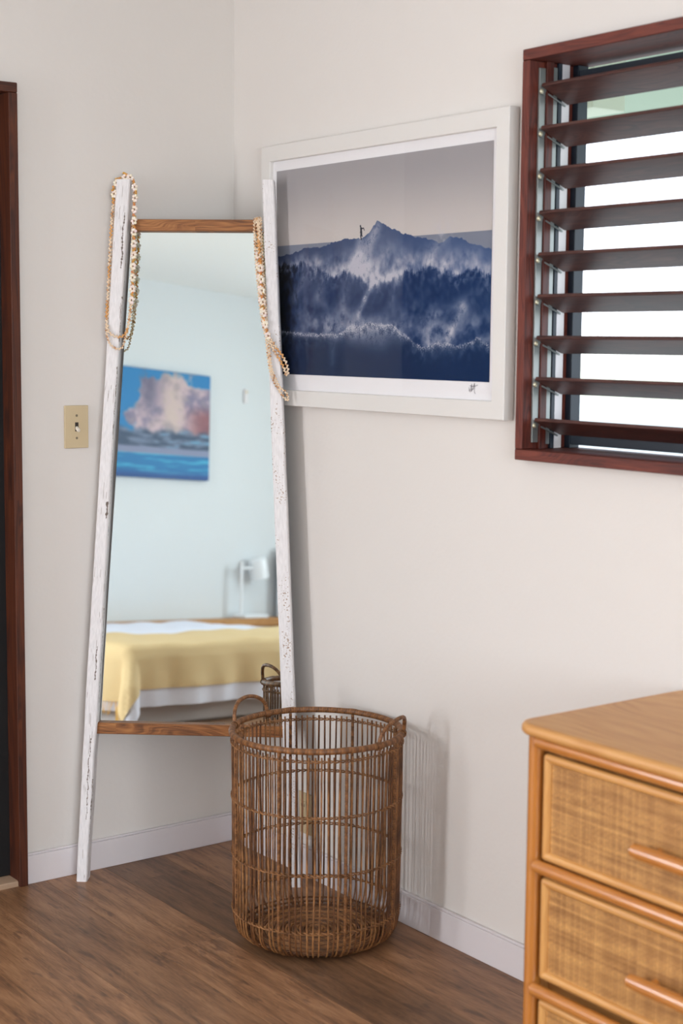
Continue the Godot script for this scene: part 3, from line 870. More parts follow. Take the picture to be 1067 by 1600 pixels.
func build_leis() -> void:
	var amber_left := [Vector3(0.105, 1.895, -0.015), Vector3(0.092, 1.889, -0.010), Vector3(0.080, 1.872, -0.005), Vector3(0.076, 1.841, -0.004), Vector3(0.073, 1.811, -0.004), Vector3(0.070, 1.770, -0.004), Vector3(0.067, 1.711, -0.004), Vector3(0.064, 1.643, -0.004), Vector3(0.061, 1.575, -0.003), Vector3(0.059, 1.521, 0.0), Vector3(0.063, 1.495, 0.006), Vector3(0.069, 1.481, 0.007), Vector3(0.081, 1.473, 0.007), Vector3(0.096, 1.470, 0.007), Vector3(0.107, 1.475, 0.007), Vector3(0.115, 1.487, 0.005), Vector3(0.121, 1.516, 0.003), Vector3(0.125, 1.554, 0.0), Vector3(0.128, 1.601, -0.002), Vector3(0.129, 1.652, -0.002), Vector3(0.131, 1.703, -0.002), Vector3(0.131, 1.762, -0.001), Vector3(0.132, 1.804, -0.002), Vector3(0.133, 1.841, -0.004), Vector3(0.130, 1.874, -0.008), Vector3(0.119, 1.894, -0.012)]
	lei("shell_lei", "shell lei with white rosettes and amber beads over the left leg's top", amber_left, true, func(s: float) -> bool: return s < 0.09 or s > 0.62, 3)
	var cream_left := [Vector3(0.102, 1.899, -0.022), Vector3(0.089, 1.890, -0.018), Vector3(0.079, 1.839, -0.010), Vector3(0.076, 1.771, -0.009), Vector3(0.073, 1.694, -0.008), Vector3(0.069, 1.618, -0.008), Vector3(0.064, 1.550, -0.006), Vector3(0.059, 1.502, 0.002), Vector3(0.062, 1.474, 0.006), Vector3(0.070, 1.452, 0.007), Vector3(0.082, 1.441, 0.007), Vector3(0.095, 1.439, 0.007), Vector3(0.104, 1.444, 0.007), Vector3(0.110, 1.465, 0.006), Vector3(0.116, 1.496, 0.002), Vector3(0.121, 1.551, -0.008), Vector3(0.124, 1.619, -0.010), Vector3(0.125, 1.686, -0.010), Vector3(0.126, 1.754, -0.009), Vector3(0.127, 1.805, -0.012), Vector3(0.129, 1.856, -0.016), Vector3(0.118, 1.894, -0.020)]
	lei("shell_lei", "thin cream shell lei looped under the rosette lei on the left leg", cream_left, false, func(_s: float) -> bool: return false, 4)
	var amber_right := [Vector3(0.458, 1.782, -0.007), Vector3(0.461, 1.754, -0.004), Vector3(0.463, 1.687, -0.002), Vector3(0.469, 1.620, 0.0), Vector3(0.474, 1.561, 0.004), Vector3(0.482, 1.518, 0.008), Vector3(0.489, 1.485, 0.009), Vector3(0.501, 1.465, 0.009), Vector3(0.515, 1.444, 0.009), Vector3(0.531, 1.424, 0.009), Vector3(0.542, 1.401, 0.006), Vector3(0.545, 1.381, 0.002), Vector3(0.541, 1.374, 0.001), Vector3(0.536, 1.389, 0.006), Vector3(0.524, 1.414, 0.009), Vector3(0.508, 1.438, 0.009), Vector3(0.495, 1.468, 0.009), Vector3(0.484, 1.510, 0.009), Vector3(0.478, 1.561, 0.008), Vector3(0.473, 1.619, 0.005), Vector3(0.467, 1.687, 0.003), Vector3(0.465, 1.754, 0.0), Vector3(0.463, 1.782, -0.006), Vector3(0.462, 1.789, -0.018), Vector3(0.461, 1.790, -0.028), Vector3(0.459, 1.788, -0.018)]
	lei("shell_lei", "thick amber and white shell lei hung over the top rail's right end", amber_right, true, func(s: float) -> bool: return (s > 0.10 and s < 0.33) or (s > 0.60 and s < 0.82), 5)
	var cream_right := [Vector3(0.452, 1.782, -0.007), Vector3(0.452, 1.754, -0.004), Vector3(0.456, 1.687, -0.002), Vector3(0.462, 1.620, -0.001), Vector3(0.469, 1.561, 0.003), Vector3(0.477, 1.510, 0.006), Vector3(0.486, 1.476, 0.008), Vector3(0.489, 1.451, 0.008), Vector3(0.493, 1.417, 0.008), Vector3(0.499, 1.383, 0.008), Vector3(0.509, 1.357, 0.008), Vector3(0.523, 1.333, 0.008), Vector3(0.535, 1.316, 0.008), Vector3(0.545, 1.306, 0.006), Vector3(0.545, 1.320, 0.004), Vector3(0.537, 1.332, 0.008), Vector3(0.525, 1.340, 0.008), Vector3(0.513, 1.363, 0.008), Vector3(0.502, 1.392, 0.008), Vector3(0.497, 1.426, 0.008), Vector3(0.493, 1.468, 0.007), Vector3(0.488, 1.510, 0.006), Vector3(0.483, 1.569, 0.003), Vector3(0.477, 1.637, 0.0), Vector3(0.472, 1.704, -0.003), Vector3(0.469, 1.762, -0.006), Vector3(0.468, 1.783, -0.008), Vector3(0.466, 1.789, -0.018), Vector3(0.460, 1.790, -0.030), Vector3(0.454, 1.789, -0.018)]
	lei("shell_lei", "slim cream shell lei on the rail's right end with the longest drop", cream_right, false, func(_s: float) -> bool: return false, 6)

func build_picture() -> void:
	var x0 := 0.1864
	var x1 := 1.1718
	var y0 := 1.288
	var y1 := 1.98
	var t := thing("framed_picture", "framed photograph of a surfer on breaking blue waves in a white frame", "picture", Vector3.ZERO)
	var fw := 0.042
	var zc := 0.016
	# four mitred frame sticks
	for k in 4:
		var m := MB.new()
		var o := [Vector2(x0, y0), Vector2(x1, y0), Vector2(x1, y1), Vector2(x0, y1)]
		var q := [Vector2(x0 + fw, y0 + fw), Vector2(x1 - fw, y0 + fw), Vector2(x1 - fw, y1 - fw), Vector2(x0 + fw, y1 - fw)]
		var a: Vector2 = o[k]
		var b: Vector2 = o[(k + 1) % 4]
		var c: Vector2 = q[(k + 1) % 4]
		var d: Vector2 = q[k]
		var z0 := 0.002
		var z1 := 0.032
		var ring := func(p: Vector2, i2: Vector2) -> PackedVector3Array:
			var e := (i2 - p) * (0.002 / 0.06)
			return PackedVector3Array([Vector3(p.x, p.y, z0), Vector3(p.x, p.y, z1 - 0.002), Vector3(p.x + e.x, p.y + e.y, z1), Vector3(i2.x - e.x, i2.y - e.y, z1), Vector3(i2.x, i2.y, z1 - 0.002), Vector3(i2.x, i2.y, z0)])
		m.loft([ring.call(a, d), ring.call(b, c)])
		obj("frame_stick", m, M.frame_white, t)
	obj("backing", boxm(Vector3((x0 + x1) / 2, (y0 + y1) / 2, 0.012), Vector3(x1 - x0 - 0.08, y1 - y0 - 0.08, 0.01), 0.0), M.backing, t)
	var mat := MB.new()
	mat.box(Vector3((x0 + x1) / 2, (y0 + y1) / 2, 0.019), Vector3(x1 - x0 - 2 * fw, y1 - y0 - 2 * fw, 0.003), 0.0)
	obj("paper", mat, M.paper, t)
	var px0 := x0 + fw + 0.017
	var px1 := x1 - fw - 0.019
	var py0 := y0 + fw + 0.042
	var py1 := y1 - fw - 0.026
	var pr := MB.new()
	var zp := 0.0212
	pr.quad(Vector3(px0, py0, zp), Vector3(px1, py0, zp), Vector3(px1, py1, zp), Vector3(px0, py1, zp), [Vector2(0, 1), Vector2(1, 1), Vector2(1, 0), Vector2(0, 0)])
	obj("print", pr, M.wave, t)
	# pen signature under the print
	var sg := MB.new()
	var sx := px1 - 0.070
	var sy := py0 - 0.014
	for s in [[[0, 0], [3, -6], [6, -3], [9, 8], [8, -8], [11, -2], [14, -4]], [[13, -4], [17, 9], [18, 3], [18, -9], [21, -12]], [[3, 4], [14, 3], [28, 6]], [[0, -6], [5, -9]]]:
		var pts := []
		for q in s: pts.append(Vector3(sx + q[0] * 0.0011, sy + q[1] * 0.0011, zp + 0.0002))
		sg.tube(spline(pts, 5), 0.00045, 4)
	obj("signature", sg, M.ink, t)
	obj("glass_pane", boxm(Vector3((x0 + x1) / 2, (y0 + y1) / 2, 0.0255), Vector3(x1 - x0 - 2 * fw + 0.004, y1 - y0 - 2 * fw + 0.004, 0.002), 0.0), M.picture_glass, t)

func build_plates() -> void:
	var t := thing("light_switch", "beige light switch plate with a white toggle beside the mirror", "light switch", Vector3(0, 1.2281, 0.5))
	obj("plate", boxm(Vector3(0.003, 0, 0), Vector3(0.006, 0.114, 0.07), 0.0025), M.plate, t)
	obj("slot", boxm(Vector3(0.0061, 0, 0), Vector3(0.001, 0.024, 0.010), 0.0004), M.dark_slot, t)
	var tg := MB.new()
	tg.box(Vector3(0.011, -0.006, 0), Vector3(0.018, 0.009, 0.008), 0.002, Basis(Vector3(0, 0, 1), -0.5))
	obj("toggle", tg, M.toggle, t)
	for s in [-1, 1]:
		var sc := MB.new()
		sc.lathe(Vector3(0.006, s * 0.03, 0), [Vector2(0.0034, 0), Vector2(0.0030, 0.0008), Vector2(0.0001, 0.0012)], 12, Basis(Vector3(0, 0, 1), -PI / 2))
		obj("screw", sc, M.screw, t)
	var o := thing("wall_outlet", "beige outlet plate low on the wall behind the basket", "outlet", Vector3(0.366, 0.172, 0))
	obj("plate", boxm(Vector3(0, 0, 0.003), Vector3(0.07, 0.114, 0.006), 0.0025), M.plate, o)
	for s in [-1, 1]:
		var f := obj("socket", boxm(Vector3(0, s * 0.0195, 0.0065), Vector3(0.034, 0.028, 0.003), 0.0014), M.plate, o)
		var sl := MB.new()
		for q in [-1, 1]: sl.box(Vector3(q * 0.0065, s * 0.0195 + 0.003, 0.0082), Vector3(0.0022, 0.008, 0.0006), 0.0)
		sl.blob(Vector3(0, s * 0.0195 - 0.008, 0.008), Basis.IDENTITY, Vector3(0.0025, 0.0025, 0.0006), 8, 4)
		obj("slot", sl, M.dark_slot, f)

func build_basket() -> void:
	var t := thing("cane_basket", "tall round open-weave cane basket with two loop handles", "basket", Vector3(0.7427, 0, 0.2316))
	rng.seed = 9
	var prof := func(h: float) -> float: return 0.2035 + 0.004 * h / 0.5
	# upright canes: straight, then bent in under the base
	var variants := []
	for k in 6:
		var pts := []
		var rad := []
		var lean := rng.randf_range(-0.0035, 0.0035)
		var bow := rng.randf_range(-0.0025, 0.0025)
		var r := rng.randf_range(0.0020, 0.0026)
		for j in 10:
			var h := 0.503 - j * 0.049
			var f := float(j) / 9
			pts.append(Vector3(prof.call(h) + 0.001 * sin(f * 7.0 + k), h, lean * f + bow * sin(PI * f)))
			rad.append(r)
		for j in range(1, 6):
			var an := j * PI / 10
			pts.append(Vector3(0.2032 - 0.052 * (1.0 - cos(an)), 0.0575 - 0.052 * sin(an), lean))
			rad.append(r)
		pts.append(Vector3(0.125, 0.0035, lean))
		rad.append(r)
		var m := MB.new()
		m.tube(pts, rad, 6)
		variants.append(m.mesh())
	# eight thicker wrapped stakes
	var sp := []
	var sr := []
	for j in 130:
		var h := 0.51 - j * 0.0035
		sp.append(Vector3(prof.call(h), h, 0))
		sr.append(0.0036 + 0.0007 * absf(sin(j * 1.2)))
	for j in range(1, 7):
		var an := j * PI / 12
		sp.append(Vector3(0.2032 - 0.052 * (1.0 - cos(an)), 0.0575 - 0.052 * sin(an), 0))
		sr.append(0.0042)
	var sm := MB.new()
	sm.tube(sp, sr, 7)
	var stake := sm.mesh()
	var count := 88
	for k in count:
		var an := TAU * k / count + rng.randf_range(-0.004, 0.004)
		var o: MeshInstance3D
		if k % 11 == 4:
			o = obj("stake", stake, M.cane_wrap, t)
		else:
			o = obj("cane", variants[rng.randi() % 6], M.cane if rng.randf() < 0.7 else M.cane_dark, t)
		o.rotation.y = -an
	# twined bands
	for hb in [0.493, 0.358, 0.218, 0.078]:
		var m := MB.new()
		for s in 2:
			var p := []
			for k in count * 4:
				var an := TAU * k / (count * 4)
				var ph := an * count / 2.0 + s * PI
				var rr: float = prof.call(hb) + 0.0042 * cos(ph)
				p.append(Vector3(cos(an) * rr, hb + 0.0024 * sin(ph), sin(an) * rr))
			m.tube(p, 0.0018, 5, true)
		obj("twined_band", m, M.cane, t)
	# rows woven round the bent foot
	var fm := MB.new()
	for k in range(3, 7):
		var an := k * PI / 14 + 0.04
		for s in 2:
			var p := []
			for j in count * 3:
				var q := TAU * j / (count * 3)
				var w := cos(q * count / 2.0 + s * PI)
				var rr := 0.2032 - 0.052 * (1.0 - cos(an)) - 0.0035 - 0.0025 * w
				p.append(Vector3(cos(q) * rr, 0.0585 - 0.050 * sin(an), sin(q) * rr))
			fm.tube(p, 0.0018, 4, true)
	obj("woven_foot", fm, M.cane_dark, t)
	# coiled floor of the basket, one ring a piece
	for k in 19:
		var r := 0.008 + k * 0.0083
		var p := []
		var rad := []
		var seg := 24 + k * 4
		for j in seg:
			var q := TAU * j / seg
			p.append(Vector3(cos(q) * r, 0.011 + 0.0012 * sin(q * (8 + k)), sin(q) * r))
			rad.append(0.0040)
		var m := MB.new()
		m.tube(p, rad, 6, true)
		obj("coil", m, M.cane if k % 3 else M.cane_dark, t)
	# wrapped rim, a little uneven where the stakes meet it
	var rp := []
	var rr2 := []
	for k in 1320:
		var q := TAU * k / 1320
		var bump := maxf(0.0, cos(q * 8.0 - TAU * 4.0 / 11.0)) ** 8
		var r := 0.2085 + 0.0012 * sin(q * 3.0 + 0.5)
		rp.append(Vector3(cos(q) * r, 0.5165 + 0.0016 * sin(q * 2.0 + 1.0) + 0.0008 * bump, sin(q) * r))
		rr2.append(0.0072 + 0.0005 * bump + 0.0006 * absf(sin(k * PI / 4.0)))
	var rm := MB.new()
	rm.tube(rp, rr2, 9, true)
	obj("rim", rm, M.cane_wrap, t)
	# two wrapped loop handles
	for s in [[140.0, 178.0], [313.0, 352.0]]:
		var a := deg_to_rad(s[0])
		var b := deg_to_rad(s[1])
		var pts := []
		var rad := []
		var n2 := 150
		for k in n2 + 1:
			var f := float(k) / n2
			var q := lerpf(a, b, 0.5 - 0.5 * cos(f * PI) * (1.0 + 0.12 * sin(f * PI)))
			var up := 0.062 * pow(sin(f * PI), 0.75)
			var out := 0.2105 + 0.006 * sin(f * PI)
			pts.append(Vector3(cos(q) * out, 0.508 + up, sin(q) * out))
			rad.append(0.0046 + 0.0006 * absf(sin(k * PI / 3.0)))
		var m := MB.new()
		m.tube(pts, rad, 8)
		var ho := obj("handle", m, M.cane_wrap, t)
		for e in 2:
			var q := a if e == 0 else b
			var kn := MB.new()
			for j in 4:
				var ring := []
				var ctr := Vector3(cos(q) * 0.2085, 0.5165, sin(q) * 0.2085)
				var tang := Vector3(-sin(q), 0, cos(q))
				var rad2 := Vector3(cos(q), 0, sin(q))
				for x in 14:
					var w := TAU * x / 14
					ring.append(ctr + tang * (j - 1.5) * 0.0034 + rad2 * cos(w) * 0.0088 + Vector3(0, sin(w) * 0.0088, 0))
				kn.tube(ring, 0.0017, 4, true)
			obj("binding", kn, M.cane_wrap, ho)

func build_dresser() -> void:
	var t := thing("rattan_dresser", "honey-coloured rattan dresser with woven drawer fronts", "dresser", Vector3(1.738, 0, 0.025))
	var W := 0.81
	var D := 0.455
	# top with rounded corners and a bull-nosed edge
	var top := MB.new()
	var rings := []
	var ov := 0.018
	var outline := func(inset: float) -> Array:
		var p := []
		var r := 0.045 - inset
		for q in 4:
			var cx: float = [W + ov - 0.045, -ov + 0.045, -ov + 0.045, W + ov - 0.045][q]
			var cz: float = [D + ov - 0.045, D + ov - 0.045, -0.004 + 0.045, -0.004 + 0.045][q]
			for k in 9:
				var an := PI / 2 * q + PI / 2 * k / 8
				p.append(Vector3(cx + cos(an) * r, 0, cz + sin(an) * r))
		return p
	var levels := [[0.010, 0.7565], [0.004, 0.7585], [0.0, 0.7635], [0.0, 0.772], [0.004, 0.7772], [0.011, 0.7795]]
	var base := -1
	var m := 36
	for lv in levels:
		var p: Array = outline.call(lv[0])
		for k in m:
			var out: Vector3 = (p[k] - Vector3(W / 2, 0, D / 2))
			var t0: Vector3 = (p[(k + 1) % m] - p[(k - 1 + m) % m]).normalized()
			var side := Vector3(t0.z, 0, -t0.x)
			if side.dot(out) < 0: side = -side
			var el: float = (lv[1] - 0.768) / 0.0115
			top.vert(p[k] + Vector3(0, lv[1], 0), (side * sqrt(maxf(0.0, 1.0 - el * el)) + Vector3(0, el, 0)).normalized(), Vector2(p[k].x, p[k].z))
	for l in levels.size() - 1:
		for k in m:
			var a := l * m + k
			var b := l * m + (k + 1) % m
			top.quadi(a, a + m, b + m, b)
	var last: Array = outline.call(0.011)
	for e in 2:
		var y: float = 0.7795 if e == 0 else 0.7565
		var nn := Vector3.UP if e == 0 else Vector3.DOWN
		var c0 := top.vert(Vector3(W / 2, y, D / 2), nn, Vector2(W / 2, D / 2))
		var ix := []
		for p in last: ix.append(top.vert(p + Vector3(0, y, 0), nn, Vector2(p.x, p.z)))
		for k in m:
			if e == 0: top.trii(c0, ix[(k + 1) % m], ix[k])
			else: top.trii(c0, ix[k], ix[(k + 1) % m])
	obj("top", top, M.honey, t)
	# corner posts of pole
	for x in [0.016, W - 0.016]:
		for z in [0.02, D - 0.016]:
			var p := MB.new()
			p.lathe(Vector3(x, 0, z), [Vector2(0.0001, 0), Vector2(0.0145, 0), Vector2(0.016, 0.002), Vector2(0.016, 0.7555)], 20)
			obj("post", p, M.rattan_pole, t)
	# carcass
	var c := MB.new()
	c.box(Vector3(0.016, 0.41, D / 2), Vector3(0.012, 0.68, D - 0.05), 0.001)
	c.box(Vector3(W - 0.016, 0.41, D / 2), Vector3(0.012, 0.68, D - 0.05), 0.001)
	c.box(Vector3(W / 2, 0.41, 0.018), Vector3(W - 0.05, 0.68, 0.010), 0.001)
	c.box(Vector3(W / 2, 0.41, D - 0.055), Vector3(W - 0.045, 0.68, 0.010), 0.001)
	obj("carcass", c, M.honey, t)
	var zf := D - 0.012
	for y in [0.747, 0.515, 0.2815, 0.056]:
		var p := MB.new()
		var pts := []
		for k in 9: pts.append(Vector3(lerpf(0.028, W - 0.028, [0.0, 0.004, 0.012, 0.25, 0.5, 0.75, 0.988, 0.996, 1.0][k]), y, zf + 0.009))
		p.tube(pts, [0.008, 0.011, 0.0125, 0.0125, 0.0125, 0.0125, 0.0125, 0.011, 0.008], 14)
		obj("rail", p, M.rattan_pole, t)
	for s in 2:
		for y in [0.741, 0.056]:
			var p := MB.new()
			var xx := 0.014 if s == 0 else W - 0.014
			p.tube([Vector3(xx, y, 0.03), Vector3(xx, y, D * 0.5), Vector3(xx, y, D - 0.03)], 0.0105, 12)
			obj("side_rail", p, M.rattan_pole, t)
	# drawers
	var k2 := 0
	for d in [[0.5285, 0.7275], [0.3045, 0.4965], [0.075, 0.2665]]:
		var lo: float = d[0]
		var hi: float = d[1]
		var dr := Node3D.new()
		dr.name = "drawer"
		t.add_child(dr, true)
		var xa := 0.0425
		var xb := W - 0.0425
		obj("woven_front", boxm(Vector3(W / 2, (lo + hi) / 2, zf - 0.005), Vector3(xb - xa - 0.02, hi - lo - 0.02, 0.012), 0.0, Vector2(k2 * 0.13, k2 * 0.21)), M.weave, dr)
		# frame of half-round moulding, mitred
		var fr := 0.0088
		for s in 4:
			var pts: Array = [[Vector3(xa, lo + fr, 0), Vector3(xb, lo + fr, 0)], [Vector3(xb, hi - fr, 0), Vector3(xa, hi - fr, 0)], [Vector3(xa + fr, hi, 0), Vector3(xa + fr, lo, 0)], [Vector3(xb - fr, lo, 0), Vector3(xb - fr, hi, 0)]][s]
			var mm := MB.new()
			var a: Vector3 = pts[0] + Vector3(0, 0, zf + 0.001)
			var b: Vector3 = pts[1] + Vector3(0, 0, zf + 0.001)
			var ins := (b - a).normalized() * fr
			mm.tube([a + ins * 0.4, a + ins, a.lerp(b, 0.5), b - ins, b - ins * 0.4], [fr * 0.8, fr, fr, fr, fr * 0.8], 12)
			obj("moulding", mm, M.rattan_light, dr)
		var h := MB.new()
		var hy := (lo + hi) / 2 - 0.010
		var hp := []
		for j in 13: hp.append(Vector3(lerpf(0.287, W - 0.287, j / 12.0), hy, zf + 0.030))
		var hr := []
		for j in 13: hr.append(0.0135 if j > 0 and j < 12 else 0.0115)
		h.tube(hp, hr, 16)
		for s in [-1, 1]:
			h.tube([Vector3(W / 2 + s * 0.085, hy, zf - 0.002), Vector3(W / 2 + s * 0.085, hy, zf + 0.026)], 0.007, 10)
		obj("handle", h, M.rattan_pole, dr)
		k2 += 1

# ---------------------------------------------------------------- the far end of the room, seen in the mirror
const BX0 := 2.32
const BX1 := 4.30
const BZ0 := 3.03
const BZ1 := 4.78
const BTOP := 0.405

func drape(p: float, q: float, lift: float, sd: float, flare := 1.0) -> Vector3:
	# lays the flat point (p, q) of a cloth over the bed: what hangs past its left, right or foot edge falls
	var r := 0.05
	var dx := maxf(BX0 + r - p, 0.0) - maxf(p - (BX1 - r), 0.0)
	var dz := maxf(BZ0 + r - q, 0.0)
	var nx := absf(dx)
	var d := sqrt(nx * nx + dz * dz)
	var cx := clampf(p, BX0 + r, BX1 - r)
	var cz := maxf(q, BZ0 + r)
	var wr := 0.006 * sin(p * 9.0 + q * 5.0 + sd) + 0.005 * sin(q * 14.0 - p * 4.0 + sd * 2.0) + 0.003 * sin(p * 23.0 - q * 17.0)
	if d < 1e-5: return Vector3(p, BTOP + lift + wr, q)
	var dir := Vector3(-signf(dx) * nx / d, 0, -dz / d)
	var arc := r * PI / 2
	var corner := 4.0 * nx * nx * dz * dz / pow(d, 4.0)
	var along := p * 1.0 if dz > nx else q * 1.0
	if d < arc:
		var an := d / r
		return Vector3(cx, BTOP + lift + wr * (1.0 - an / 1.6) - r * (1.0 - cos(an)), cz) + dir * (r * sin(an) + lift)
	var down := d - arc
	var fold := flare * minf(down * 0.15, 0.022) * (sin(along * 11.0 + sd + down * 6.0) + 0.5 * sin(along * 27.0 + sd * 3.0) + 0.9)
	return Vector3(cx, BTOP + lift - r - down, cz) + dir * (r + lift + 0.006 + fold + corner * down * 0.4)

func cloth(p0: float, p1: float, q0: float, q1: float, lift: float, sd: float, nx: int, nz: int, flare := 1.0) -> MB:
	var rows := []
	var uvs := []
	for a in nz + 1:
		var row := []
		var uv := []
		for b in nx + 1:
			var p := lerpf(p0, p1, float(b) / nx)
			var q := lerpf(q1, q0, float(a) / nz)
			row.append(drape(p, q, lift, sd, flare))
			uv.append(Vector2(p, q))
		rows.append(row)
		uvs.append(uv)
	var m := MB.new()
	# rows run from head to foot (-z), columns to +x: (+x) x (-z) = +y
	m.grid(rows, uvs)
	return m

func build_bed() -> void:
	var t := thing("bed", "low bed with white linen seen in the mirror", "bed")
	obj("base", boxm(Vector3((BX0 + BX1) / 2, 0.10, (BZ0 + BZ1) / 2 + 0.02), Vector3(BX1 - BX0 - 0.05, 0.20, BZ1 - BZ0 - 0.06), 0.02), M.base_fabric, t)
	obj("mattress", boxm(Vector3((BX0 + BX1) / 2, 0.29, (BZ0 + BZ1) / 2), Vector3(BX1 - BX0 - 0.03, 0.19, BZ1 - BZ0 - 0.04), 0.05), M.linen, t)
	var du := obj("duvet", cloth(BX0 - 0.30, BX1 + 0.30, BZ0 - 0.28, BZ1 - 0.02, 0.004, 1.3, 110, 90, 0.8), M.linen)
	tag(du, "white duvet under the yellow throw, reflected in the mirror", "duvet")
	var th := thing("throw_blanket", "yellow throw draped over the foot of the bed, seen in the mirror", "blanket")
	obj("cloth", cloth(BX0 - 0.26, BX1 + 0.2, BZ0 - 0.20, BZ0 + 0.76, 0.012, 1.3, 120, 60, 0.8), M.throw, th)
	var f := MB.new()
	rng.seed = 12
	for k in 60:
		var q := lerpf(BZ0 - 0.20, BZ0 + 0.76, k / 59.0)
		var a := drape(BX0 - 0.26, q, 0.012, 1.3)
		var b := drape(BX0 - 0.31 - rng.randf() * 0.02, q + rng.randf_range(-0.012, 0.012), 0.014, 1.3)
		f.tube([a, a.lerp(b, 0.5) + Vector3(-0.002, 0, 0), b], 0.0028, 4)
	var fo := obj("fringe", f, M.fringe, th)
	fo.set_meta("kind", "stuff")
	var l := thing("headboard_ledge", "low brown wooden ledge behind the bed head", "ledge", Vector3(3.53, 0, ZF - 0.105))
	var tp := MB.new()
	for k in 3:
		var w := 3.44 / 3.0
		var m := MB.new()
		m.box(Vector3(-1.71 + w * (k + 0.5), 0.378, 0), Vector3(w - 0.006, 0.06, 0.18), 0.012, Basis.IDENTITY, Vector2(k * 0.4, k * 0.1))
		obj("ledge_plank", m, M.ledge, l)
	for x in [-1.6, 0.0, 1.6]: obj("foot", boxm(Vector3(x, 0.174, 0.01), Vector3(0.06, 0.348, 0.14), 0.004), M.ledge, l)
	# lamp on the ledge
	var la := thing("table_lamp", "white reading lamp with cylinder shade on the wooden ledge", "lamp", Vector3(4.89, 0.408, ZF - 0.1))
	obj("base", boxm(Vector3(0.09, 0.012, 0), Vector3(0.23, 0.024, 0.14), 0.006), M.lamp_white, la)
	var po := MB.new()
	po.tube([Vector3(0, 0.02, 0), Vector3(0, 0.2, 0), Vector3(0, 0.39, 0)], 0.011, 12)
	obj("pole", po, M.lamp_white, la)
	var ar := MB.new()
	ar.tube([Vector3(0, 0.345, 0), Vector3(0.1, 0.345, 0)], 0.010, 10)
	obj("arm", ar, M.lamp_white, la)
	var sh := MB.new()
	sh.lathe(Vector3(0.165, 0.345, 0), [Vector2(0.001, 0.075), Vector2(0.045, 0.073), Vector2(0.062, 0.055), Vector2(0.066, -0.07)].map(func(q): return q) , 28, Basis(Vector3(0, 0, 1), 0.16))
	sh.lathe(Vector3(0.165, 0.345, 0), [Vector2(0.063, -0.07), Vector2(0.059, 0.053), Vector2(0.001, 0.070)], 28, Basis(Vector3(0, 0, 1), 0.16))
	obj("shade", sh, M.lamp_white, la)
	# chair in white cover at the end of the ledge
	var ch := thing("slipcovered_chair", "white fabric covered chair at the ledge's right end, seen in the mirror", "chair", Vector3(5.565, 0, ZF - 0.32))
	obj("seat", boxm(Vector3(0, 0.30, -0.05), Vector3(0.50, 0.24, 0.5), 0.04), M.upholstery, ch)
	obj("backrest", boxm(Vector3(0, 0.53, 0.235), Vector3(0.56, 0.74, 0.11), 0.045), M.upholstery, ch)
	for s in [[-1, -1], [1, -1], [-1, 1], [1, 1]]: obj("leg", boxm(Vector3(s[0] * 0.2, 0.09, -0.05 + s[1] * 0.2), Vector3(0.04, 0.18, 0.04), 0.004), M.teak, ch)
	# painting on the far wall
	var pa := thing("canvas_painting", "unframed canvas of pink clouds over turquoise sea, seen in the mirror", "painting", Vector3(4.12, 1.707, ZF - 0.018))
	obj("canvas", boxm(Vector3.ZERO, Vector3(1.01, 0.718, 0.035), 0.003), M.canvas, pa)
	var pm := MB.new()
	var zz := -0.0185
	pm.quad(Vector3(0.503, -0.357, zz), Vector3(-0.503, -0.357, zz), Vector3(-0.503, 0.357, zz), Vector3(0.503, 0.357, zz), [Vector2(1, 1), Vector2(0, 1), Vector2(0, 0), Vector2(1, 0)])
	obj("painted_face", pm, M.sea_painting, pa)
	var se := thing("wall_sensor", "small pale wall sensor beside the canvas painting in the mirror", "sensor", Vector3(4.99, 1.96, ZF - 0.008))
	obj("case", boxm(Vector3.ZERO, Vector3(0.035, 0.10, 0.016), 0.004), M.trim, se)
	obj("lens", boxm(Vector3(0, 0.03, -0.009), Vector3(0.018, 0.018, 0.003), 0.001), M.plate, se)

func daylight(called: String, at: Vector3, size: Vector2, turn: float, col: Color, energy: float) -> void:
	var l := AreaLight3D.new()
	l.name = called
	l.area_size = size
	l.light_color = col
	l.light_energy = energy
	l.area_range = 20.0
	l.shadow_enabled = true
	add_child(l)
	l.position = at
	l.rotation_degrees.y = turn

func build_outside() -> void:
	var g := obj("lawn", boxm(Vector3(3, -0.65, 2), Vector3(80, 0.3, 80), 0.0), M.lawn)
	tag(g, "green lawn outside the louvred window", "lawn", "", "structure")
	var s := MB.new()
	s.box(Vector3(2.2, 2.29, -0.66), Vector3(9.0, 0.04, 1.06), 0.003, Basis(Vector3.RIGHT, -0.30))
	var so := obj("trim_1", s, M.soffit)
	var b := obj("trim_2", boxm(Vector3(0.70, 2.165, -0.56), Vector3(0.40, 0.22, 0.12), 0.004), M.beam)
	tag(b, "cream roof beam end under the soffit outside the louvred window", "beam", "", "structure")
	tag(so, "pale green roof soffit outside the top of the louvred window", "eave", "", "structure")

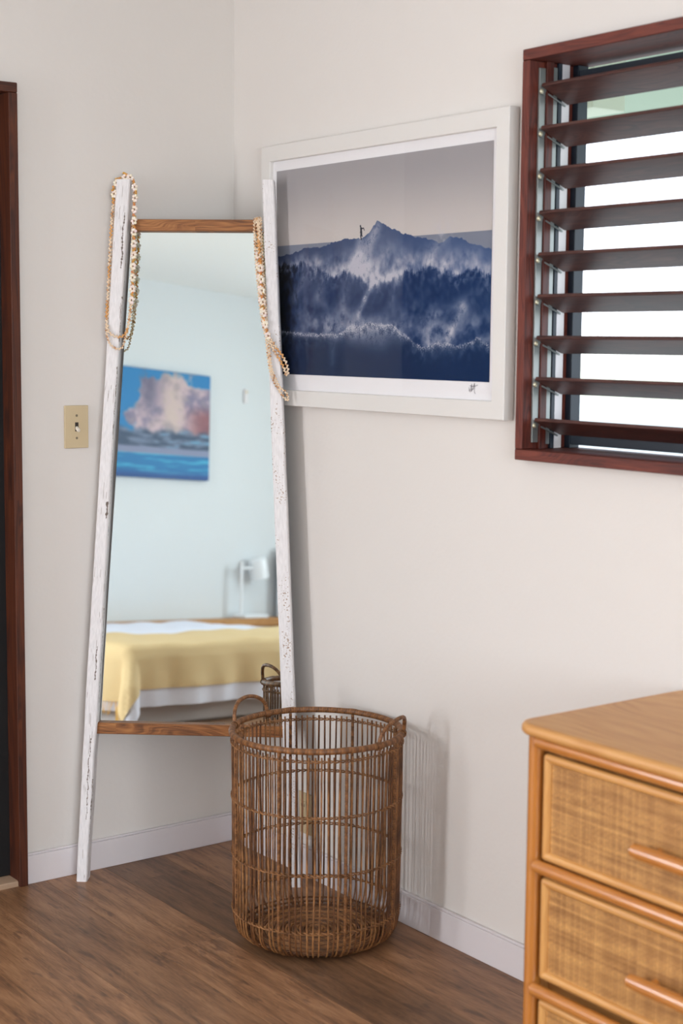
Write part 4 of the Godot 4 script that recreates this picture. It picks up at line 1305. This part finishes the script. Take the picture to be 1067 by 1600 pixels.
# ---------------------------------------------------------------- scene
func _ready() -> void:
	var cam := Camera3D.new()
	cam.name = "camera"
	add_child(cam)
	cam.transform = Transform3D(Basis(Vector3(0.5945, 0.0086, -0.8040), Vector3(-0.0936, 0.9939, -0.0586), Vector3(0.7986, 0.1100, 0.5917)).orthonormalized(), Vector3(3.7672, 1.4658, 2.4047))
	cam.near = 0.05
	cam.far = 200.0
	cam.fov = 36.412
	var at := CameraAttributesPhysical.new()
	at.frustum_focal_length = 36.485
	at.frustum_focus_distance = 4.12
	at.exposure_aperture = 2.2
	cam.attributes = at
	cam.current = true

	var sky := ProceduralSkyMaterial.new()
	sky.sky_top_color = rgb8(206, 222, 244)
	sky.sky_horizon_color = rgb8(240, 244, 250)
	sky.ground_bottom_color = rgb8(150, 160, 140)
	sky.ground_horizon_color = rgb8(225, 230, 228)
	var env := Environment.new()
	env.background_mode = Environment.BG_SKY
	env.sky = Sky.new()
	env.sky.sky_material = sky
	env.background_energy_multiplier = 4.6
	env.tonemap_mode = Environment.TONE_MAPPER_LINEAR
	env.tonemap_exposure = 0.81
	env.sdfgi_enabled = true
	env.ssao_enabled = true
	env.ssil_enabled = true
	var we := WorldEnvironment.new()
	we.name = "environment"
	we.environment = env
	add_child(we)
	# daylight through the glazing behind the camera; the end window is added
	daylight("garden_door_daylight", Vector3(0.70, 1.065, ZF - 0.02), Vector2(0.30, 2.0), 0.0, Color(0.985, 0.988, 1.0), 7.0)
	daylight("left_window_daylight", Vector3(0.02, 1.475, 3.25), Vector2(0.94, 1.19), -90.0, Color(0.98, 0.985, 1.0), 5.0)
	daylight("added_end_window_light", Vector3(XB - 0.02, 1.5, 2.3), Vector2(2.14, 1.14), 90.0, Color(0.94, 0.975, 1.0), 13.0)  # unseen window light, added to brighten the left wall

	make_materials()
	build_room()
	build_door()
	build_louvre_window()
	plain_window("window_2", Vector3(-0.07, 1.475, 3.25), 1.0, 1.25, 0, 1, "timber framed window on the left wall behind the camera", "window")
	plain_window("door_2", Vector3(0.70, 1.065, ZF + 0.07), 0.52, 2.07, 2, 0, "glazed garden door in the wall behind the camera", "door")
	plain_window("window_3", Vector3(XB + 0.07, 1.5, 2.3), 2.2, 1.2, 0, 2, "added unseen window in the end wall, put in to light the left wall", "window")  # added window, there to light the left wall
	build_outside()
	build_mirror()
	build_basket()
	build_dresser()
	build_picture()
	build_plates()
	build_leis()
	build_bed()
